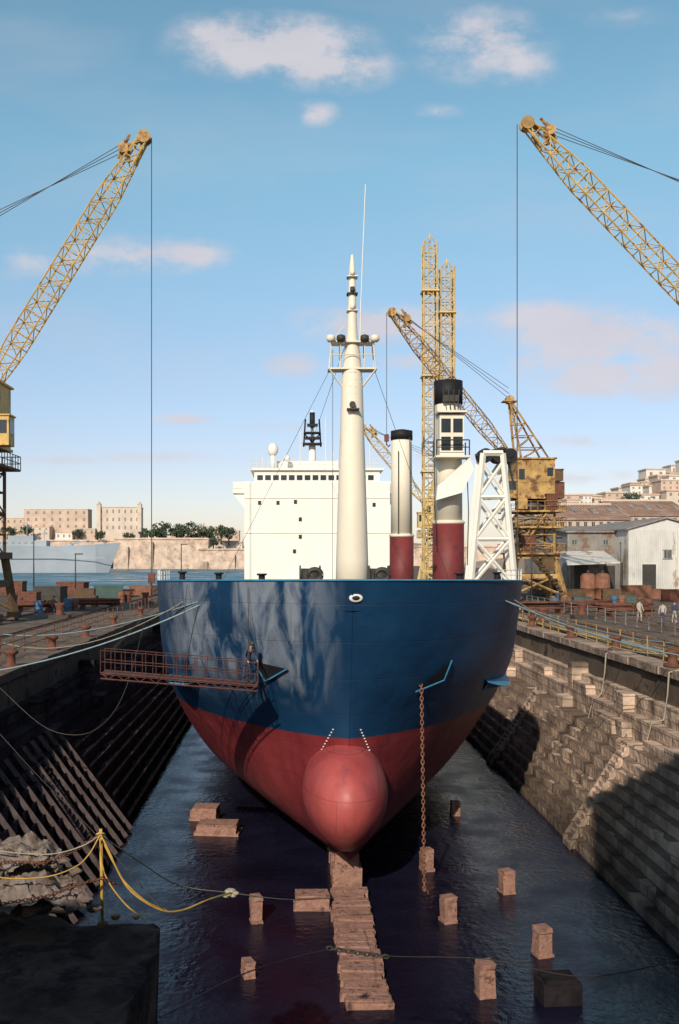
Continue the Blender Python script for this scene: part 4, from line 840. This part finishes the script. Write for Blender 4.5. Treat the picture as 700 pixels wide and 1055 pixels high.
hs=[(676,503,484,8,400),(690,500,487,7,410),(662,508,499,7,390),(700,500,480,7,420),(648,512,503,8,380),(684,515,505,8,360),(668,520,510,8,350),(700,520,506,9,345),(640,518,508,7,390),(628,516,509,7,420),(655,506,499,6,430),(612,518,512,8,420),(696,492,482,6,440),(598,518,513,8,430),(580,519,512,7,430),(720,505,474,12,400),(735,520,494,14,350)]
for k in range(56):
    px=560+random.random()*145; D=330+random.random()*130; top=515-max(0,(px-620))*.32+random.uniform(-5,7); hs.append((px,top+10,top,random.uniform(4,9),D))
for i,(px,a,c,w,D) in enumerate(hs):
    mm,cn=[(m_white,'white'),(m_tan2,'cream'),(m_tan,'sandy')][i%3]
    house(px,a,c,w,D,cn+' flat roofed house on the hillside at the right',mm,2+i%2,2,grp=cn+' houses on the right hillside',dn=16 if i>16 else 8)
# ------------------------------------------------ far shore left
b=MB(); vs=[];gx=60;gy=6
for j in range(gy+1):
    for i in range(gx+1):
        x=-700+i*30; y=690+j*60; k=min(1,j/2); z=5+k*(19+5*noise.noise(V((x*.006,j*.7,3))))*(1 if x<120 else .9)
        vs.append((x,y,z))
b.add(vs,[(j*(gx+1)+i,j*(gx+1)+i+1,(j+1)*(gx+1)+i+1,(j+1)*(gx+1)+i) for j in range(gy) for i in range(gx)],True); struct('hills',b,m_hill)
def wallseg(pa,pb,pyb,pyt,D,lab,m_):
    b=MB(); x0=xx(pa,D); x1=xx(pb,D); b.add([(x0,D-4,zz(pyb,D)-4),(x1,D-4,zz(pyb,D)-4),(x1,D,zz(pyt,D)),(x0,D,zz(pyt,D)),(x0,D+14,zz(pyt,D)),(x1,D+14,zz(pyt,D)),(x0,D+14,zz(pyb,D)-4),(x1,D+14,zz(pyb,D)-4)],[(0,1,2,3),(3,2,5,4),(0,3,4,6),(1,7,5,2)])
    for i in range(int((x1-x0)/17)): 
        if random.random()<.6: b.bx(x0+i*17+3,x0+i*17+random.uniform(5,10),D-4.6,D,zz(pyb,D)-4,zz(pyt,D)-random.uniform(1,9))
    b.bx(x0-.5,x1+.5,D-.9,D+.2,zz(pyt,D)-1.2,zz(pyt,D)-.7)
    return tag(obj('fortress_wall',b,m_,None,(x0,D,zz(pyb,D))),lab,'wall')
m_fort=mat('fortress_stone',(.50,.38,.30),.9,.3,.25,.3,rust=(.30,.23,.18),rustamt=.54,rscale=.15)
wallseg(118,215,584,554,650,'sandy fortress wall on the far shore behind the grey ship bow',m_fort)
wallseg(205,262,584,565,640,'lower pale bastion wall nearest the ship superstructure',m_fort)
wallseg(-60,125,572,556,680,'long fortress wall above the grey naval ship',m_fort)
wallseg(150,250,570,557,690,'upper fortress terrace wall below the trees',m_tan2)
wallseg(262,520,584,562,655,'fortress wall on the far shore continuing behind the ship',m_fort)
fb=[(58,546,525,46,700,8,3,m_tan,'long sandy arcaded building on the far shore'),(123,548,523,30,695,7,3,m_tan2,'tall pale three storey building on the far shore'),(12,548,534,18,705,4,2,m_tan,'sandy building at the far left of the shore'),(38,552,543,18,690,4,2,m_tan2,'low cream building in front of the arcaded one'),(88,552,545,14,690,3,1,m_tan,'small sandy building between the two large far ones'),(220,553,543,16,720,4,2,m_tan2,'cream building behind the trees near the ship wing'),(238,556,547,12,700,3,2,m_tan,'small sandy building beside the ship superstructure'),(-30,548,527,30,700,5,3,m_tan2,'pale building beyond the left edge on the far shore'),(190,552,545,20,725,4,1,m_tan,'low sandy building half hidden behind the far trees'),(66,556,549,12,688,3,1,m_white,'small white building just above the naval ship')]
for px,a,c,w,D,nw,fl,mm,lab in fb: house(px,a,c,w,D,lab,mm,nw,fl,'waterfront_building',14)
for i,px in enumerate((102,144)):
    D=694; x=xx(px,D); b=MB(); b.bx(x-1.4,x+1.4,D-1,D+3,zz(548,D),zz(520,D)); b.extrude_y([(x-1.7,zz(520,D)),(x+1.7,zz(520,D)),(x,zz(517,D))],D-1.3,D+3.3); tag(obj('corner_turret',b,m_tan2,None,(x,D,zz(548,D))),'%s corner turret of the tall pale far building'%['left','right'][i],'turret')
def tree(px,pyb,pyt,w,D,lab,grp,nclump=16,nl=34):
    x=xx(px,D); z0=zz(pyb,D)-2; z1=zz(pyt,D); t=thing('pine_tree' if w<6 else 'broad_tree',lab,'tree',(x,D,z0),grp); b=MB(); b.cyl((x,D,z0),(x,D,(z0+z1)/2),w*.05,w*.03,6)
    for k in range(4):
        a=k*1.7; b.cyl((x,D,z0+(z1-z0)*.35),(x+math.cos(a)*w*.3,D+math.sin(a)*w*.3,z0+(z1-z0)*.65),w*.025,w*.01,5)
    obj('trunk',b,m_bark,t); b=MB(); h=z1-z0
    for c in range(nclump):
        a=random.random()*6.28; rr=math.sqrt(random.random())*.42*w; cz=z0+h*random.uniform(.38,.92); k=1-.5*max(0,(cz-z0)/h-.5)*2; cc=V((x+math.cos(a)*rr*k,D+math.sin(a)*rr*k,cz)); cr_=w*random.uniform(.10,.2)
        for _ in range(nl):
            d=V((random.gauss(0,1),random.gauss(0,1),random.gauss(0,.8))).normalized()*cr_*random.uniform(.5,1.1); s_=w*.04; u=V((random.gauss(0,1),random.gauss(0,1),random.gauss(0,1))).normalized(); v_=u.orthogonal().normalized(); p=cc+d
            b.add([p+u*s_,p+v_*s_,p-u*s_,p-v_*s_],[(0,1,2,3)])
    obj('crown',b,m_leaf,t)
tr=[(158,556,540,11),(170,556,538,12),(182,556,540,12),(194,556,538,11),(206,558,540,12),(216,558,543,11),(228,558,540,12),(236,560,544,10),(150,556,544,9),(28,552,542,10),(8,553,544,11),(80,553,546,9),(104,553,548,8),(133,555,549,9),(200,562,551,10),(220,564,554,10),(164,559,545,10),(188,560,546,10)]
for i,(px,a,c,w) in enumerate(tr): tree(px,a,c,w*1.2,678+(i%3)*4,'dark green rounded tree on the far shore left of the ship','trees on the far shore')
for i,(px,a,c,w,D) in enumerate([(652,518,508,8,340),(640,524,514,7,330),(676,524,514,8,330),(692,505,495,7,380),(664,505,497,6,400),(606,520,511,8,380),(590,521,513,8,370)]): tree(px,a,c,w,D,'dark tree among the hillside houses at the right','trees on the right hillside')
# naval ship
D=480
t=thing('naval_ship','grey naval ship moored at the far shore on the left','ship',(xx(60,D),D,5.2))
def npt(px,py,dy=0): return V((xx(px,D),D+dy,zz(py,D)))
b=MB(); top=[(-70,562),(0,562),(60,563),(100,561),(125,559)]; bot=[(-70,590),(0,590),(60,590),(100,590),(112,590)]
vs=[];
for dy in(-6,6):
    for (p,q) in zip(top,bot):
        k=1 if p[0]<90 else (.6 if p[0]<110 else 0)
        vs+= [npt(p[0],p[1],dy*k),npt(q[0],q[1],dy*k*.7)]
fs=[]
for o in(0,10):
    for i in range(4):
        q=(o+2*i,o+2*i+1,o+2*i+3,o+2*i+2); fs.append(q if o==0 else q[::-1])
for i in range(4): fs.append((2*i,2*i+2,12+2*i,10+2*i))
b.add(vs,fs); obj('hull',b,m_nav,t)
b=MB(); b.bx(xx(-40,D),xx(50,D),D-4,D+4,zz(563,D),zz(557,D)); b.bx(xx(10,D),xx(36,D),D-3,D+3,zz(557,D),zz(552,D)); obj('superstructure',b,m_nav,t)
for (pp,yt) in((28,538),(46,546)):
    b=MB(); b.bar(npt(pp,556),npt(pp,yt),.3); b.bar(npt(pp-3,yt+4),npt(pp+3,yt+4),.25); obj('mast',b,m_nav,t)
b=MB(); b.cyl(npt(74,560),npt(92,557),.4,.25); b.ell(npt(72,562),(2,2,1.3)); obj('gun_turret',b,m_nav,t)
for i in range(12):
    b=MB(); p=npt(-36+i*6.5,559.5); b.box((p.x,D-4.05,p.z),(.9,.12,.7)); obj('porthole',b,m_fglass,t)
b=MB(); b.bx(xx(-70,D),xx(112,D),D-6.4,D-6.1,zz(575,D)-.0,zz(574.3,D)); obj('rubbing_band',b,m_nav,t)
# ------------------------------------------------ people
def person(lab,x,y,z,rz,hgt,shirt,trous,lean=0,armf=.1,step=.06,hat=None):
    k=hgt/1.75; J=[];E=[];Rr=[]
    def j(p,r,par=None):
        p=V(p)
        if lean and p.z>1.0: 
            q=p-V((0,0,1.0)); q.rotate(Matrix.Rotation(R(lean),3,'X')); p=q+V((0,0,1.0))
        J.append(p); Rr.append(r)
        if par is not None: E.append((par,len(J)-1))
        return len(J)-1
    pel=j((0,0,.95),.13); wa=j((0,0,1.1),.115,pel); ch=j((0,0,1.32),.14,wa); nk=j((0,0,1.5),.055,ch); hd=j((0,-.015,1.60),.085,nk); j((0,0,1.69),.075,hd); j((0,-.105,1.60),.014,hd)
    for s_ in(-1,1):
        sh=j((s_*.18,0,1.43),.06,ch); el=j((s_*.24,.0-armf*.4,1.16),.043,sh); wr=j((s_*.23,-armf-.08,.96),.028,el); pm=j((s_*.23,-armf-.12,.90),.032,wr)
        for f in range(4): j((s_*(.20+.02*f),-armf-.15,.83+.006*abs(f-1)),.009,pm)
        j((s_*.18,-armf-.15,.88),.010,pm)
        hp=j((s_*.09,0,.88),.09,pel); kn=j((s_*.1,-.02-s_*step,.49),.062,hp); an=j((s_*.11,.02-s_*step*1.6,.09),.042,kn); j((s_*.12,-.15-s_*step*1.6,.045),.04,an)
    me=bpy.data.meshes.new('tmp'); me.from_pydata(J,E,[]); o=bpy.data.objects.new('tmp',me); C.objects.link(o)
    o.modifiers.new('s','SKIN'); 
    for i,r in enumerate(Rr): me.skin_vertices[0].data[i].radius=(r,r)
    me.skin_vertices[0].data[0].use_root=True
    o.modifiers.new('u','SUBSURF').levels=1
    bpy.context.view_layer.update(); dg=bpy.context.evaluated_depsgraph_get(); m2=bpy.data.meshes.new_from_object(o.evaluated_get(dg)); bpy.data.objects.remove(o)
    m2.materials.clear()
    for q in(trous,shirt,m_skin,m_dark): m2.materials.append(q)
    for p in m2.polygons:
        c=p.center; mi=0 if c.z<1.0 else 1
        if abs(c.x)>.16 and c.z>.93: mi=1
        if abs(c.x)>.16 and c.z<=.93 and c.z>.78: mi=2
        if (c.z>1.49 and not lean) or (lean and c.y<-.25 and c.z>1.3): mi=2
        if c.z<.09: mi=3
        p.material_index=mi; p.use_smooth=True
    m2.transform(Matrix.Scale(k,4)); 
    b=bpy.data.objects.new('person',m2); C.objects.link(b); b.location=(x,y,z); b.rotation_euler=(0,0,rz); tag(b,lab,'person')
    hc=V((0,-.005,1.665)); 
    if lean: q=hc-V((0,0,1)); q.rotate(Matrix.Rotation(R(lean),3,'X')); hc=q+V((0,0,1))
    h=MB(); h.ell(hc*k,(.105*k,.12*k,.10*k),12,8); me=bpy.data.meshes.new('hair'); me.from_pydata(h.v,[],h.f); me.materials.append(m_dark); ho=bpy.data.objects.new('hair',me); C.objects.link(ho); ho.parent=b
m_ws=mat('pale_overalls',(.40,.37,.32),.9,.1); m_bs=mat('blue_overalls',(.05,.06,.10),.9,.2); m_br=mat('brown_jacket',(.2,.1,.06),.9,.2)
pp=stg(.93,-.05,0); person('worker in dark clothes leaning on the rail at the right end of the work stage',pp.x,pp.y,pp.z,R(40),1.6,m_bs,m_bs,lean=28,armf=.25)
for i,(px,D,rz,sh,tr_,lab) in enumerate(((659,76,.3,m_ws,m_ws,'person in pale overalls walking on right quay, left of the pair'),(683,72,-.6,m_ws,m_bs,'person in pale top and dark trousers on right quay, right of the pair'),(575,100,2.5,m_bs,m_bs,'person in dark blue overalls near the yellow crane'),(56,84,.4,m_br,m_bs,'person in brown jacket on the left quay'),(695,74,.2,m_bs,m_ws,'person in dark top at the right edge of the quay'))):
    person(lab,at(px,0,D).x,D,QZ,rz,1.75,sh,tr_)
# ------------------------------------------------ world
sc=bpy.context.scene
w=bpy.data.worlds.new('World'); sc.world=w; w.use_nodes=True; n=w.node_tree.nodes; l=w.node_tree.links; n.clear()
SE=R(31); sv=V((-math.sin(R(17)),-math.cos(R(17)),0)); saz=math.atan2(sv.x,sv.y)
sky=n.new('ShaderNodeTexSky'); sky.sky_type='NISHITA'; sky.sun_disc=False; sky.sun_elevation=SE; sky.sun_rotation=saz; sky.air_density=1.0; sky.dust_density=.6; sky.ozone_density=2.0
bg=n.new('ShaderNodeBackground'); bg.inputs['Strength'].default_value=.10; out=n.new('ShaderNodeOutputWorld'); l.new(bg.outputs[0],out.inputs[0])
tc=n.new('ShaderNodeTexCoord'); sp=n.new('ShaderNodeSeparateXYZ'); l.new(tc.outputs['Generated'],sp.inputs[0])
def mth(op,a,b_=None,clamp=False):
    q=n.new('ShaderNodeMath'); q.operation=op; q.use_clamp=clamp
    for i,v_ in enumerate((a,b_)):
        if v_ is None: continue
        if isinstance(v_,(int,float)): q.inputs[i].default_value=v_
        else: l.new(v_,q.inputs[i])
    return q.outputs[0]
yy=mth('MAXIMUM',mth('ABSOLUTE',sp.outputs['Y']),.05)
u=mth('DIVIDE',sp.outputs['X'],yy); v=mth('DIVIDE',sp.outputs['Z'],yy)
cb=n.new('ShaderNodeCombineXYZ'); l.new(u,cb.inputs[0]); l.new(v,cb.inputs[1])
def noi(sc_,vec,det=8,ro=.6,off=0):
    mp=n.new('ShaderNodeMapping'); mp.inputs['Scale'].default_value=vec; mp.inputs['Location'].default_value=(off,off,off); l.new(cb.outputs[0],mp.inputs['Vector']); t_=n.new('ShaderNodeTexNoise'); t_.inputs['Scale'].default_value=sc_; t_.inputs['Detail'].default_value=det; t_.inputs['Roughness'].default_value=ro; l.new(mp.outputs[0],t_.inputs['Vector']); return t_.outputs['Fac']
cl=[(285,48,135,46,1.4),(340,68,95,36,1.2),(235,36,80,34,1.0),(495,45,95,54,1),(535,68,55,34,.85),(325,117,36,20,.9),(450,115,38,12,.6),(140,264,115,30,.95),(200,262,60,22,1.05),(30,270,80,26,.6),(610,350,155,48,1.4),(560,330,95,28,1.1),(655,385,165,38,1.35),(560,372,120,24,1.0),(390,334,140,30,1.1),(305,377,48,20,.95),(430,372,80,14,.65),(187,432,50,9,.8),(168,471,90,10,.75),(60,474,80,8,.55),(290,440,90,9,.5),(600,455,120,12,.55),(600,492,110,14,.6),(640,18,90,20,.35),(430,470,160,12,.5)]
acc=None
for px,py,rx,ry,s_ in cl:
    a=n.new('ShaderNodeVectorMath'); a.operation='SUBTRACT'; l.new(cb.outputs[0],a.inputs[0]); a.inputs[1].default_value=((px-300)/1000,(575-py)/1000,0)
    b2=n.new('ShaderNodeVectorMath'); b2.operation='MULTIPLY'; l.new(a.outputs[0],b2.inputs[0]); b2.inputs[1].default_value=(1000/rx,1000/ry,0)
    c2=n.new('ShaderNodeVectorMath'); c2.operation='LENGTH'; l.new(b2.outputs[0],c2.inputs[0])
    m1=mth('MULTIPLY',mth('SUBTRACT',1.0,c2.outputs['Value'],True),s_)
    acc=m1 if acc is None else mth('MAXIMUM',acc,m1)
nz_=noi(12,(1,1.5,1),12,.64)
den=mth('MULTIPLY',acc,mth('MULTIPLY',mth('SUBTRACT',nz_,.32),4.2))
mr_=n.new('ShaderNodeMapRange'); mr_.interpolation_type='SMOOTHSTEP'; mr_.inputs[1].default_value=.03; mr_.inputs[2].default_value=.85; l.new(den,mr_.inputs[0])
cm=mth('MULTIPLY',mr_.outputs[0],.80)
wsp=n.new('ShaderNodeMapRange'); wsp.inputs[1].default_value=.48; wsp.inputs[2].default_value=.8; wsp.inputs[4].default_value=.18; l.new(noi(3,(1,3.5,1),8,.55,3.0),wsp.inputs[0])
cm=mth('MAXIMUM',cm,wsp.outputs[0])
shf=mth('ADD',noi(9,(1,2,1),6,.6,7.0),mth('MULTIPLY',mth('SUBTRACT',v,.35),.5),True)
sh=n.new('ShaderNodeMix'); sh.data_type='RGBA'; l.new(shf,sh.inputs[0]); sh.inputs[6].default_value=(6.3,5.75,6.2,1); sh.inputs[7].default_value=(7.9,7.4,7.7,1)
gr=n.new('ShaderNodeValToRGB'); cr_=gr.color_ramp; l.new(sp.outputs['Z'],gr.inputs[0])
stops=[(0.0,(.64,.56,.60)),(.10,(.66,.58,.615)),(.22,(.74,.72,.68)),(.38,(.80,.96,.80)),(.5,(.76,.94,.79)),(.75,(.18,.25,.30)),(1,(.10,.15,.20))]
cr_.elements[0].position=0; cr_.elements[0].color=(*stops[0][1],1); cr_.elements[1].position=1; cr_.elements[1].color=(*stops[-1][1],1)
for p_,c_ in stops[1:-1]:
    e=cr_.elements.new(p_); e.color=(*c_,1)
tint=n.new('ShaderNodeMix'); tint.data_type='RGBA'; tint.blend_type='MULTIPLY'; tint.inputs[0].default_value=1; l.new(sky.outputs[0],tint.inputs[6]); l.new(gr.outputs[0],tint.inputs[7])
gain=n.new('ShaderNodeVectorMath'); gain.operation='SCALE'; gain.inputs['Scale'].default_value=1.95; l.new(tint.outputs[2],gain.inputs[0])
mxx=n.new('ShaderNodeMix'); mxx.data_type='RGBA'; l.new(cm,mxx.inputs[0]); l.new(gain.outputs[0],mxx.inputs[6]); l.new(sh.outputs[2],mxx.inputs[7]); l.new(mxx.outputs[2],bg.inputs['Color'])
ld=bpy.data.lights.new('sun','SUN'); ld.energy=4.4; ld.angle=R(.5); ld.color=(1,.88,.73); lo=bpy.data.objects.new('sun',ld); C.objects.link(lo)
dirv=V((-sv.x*math.cos(SE),-sv.y*math.cos(SE),-math.sin(SE))); lo.rotation_euler=dirv.to_track_quat('-Z','Y').to_euler(); lo.location=(-50,-60,60)
cd=bpy.data.cameras.new('camera'); co=bpy.data.objects.new('camera',cd); C.objects.link(co); co.location=(0,0,CH); co.rotation_euler=(R(90),0,0)
cd.sensor_fit='VERTICAL'; cd.sensor_height=36; cd.lens=36*1000/1055; cd.shift_x=50/1055; cd.shift_y=(575-527.5)/1055; cd.clip_end=20000; cd.clip_start=.1
sc.camera=co
sc.view_settings.view_transform='Standard'; sc.view_settings.look='None'; sc.view_settings.exposure=0
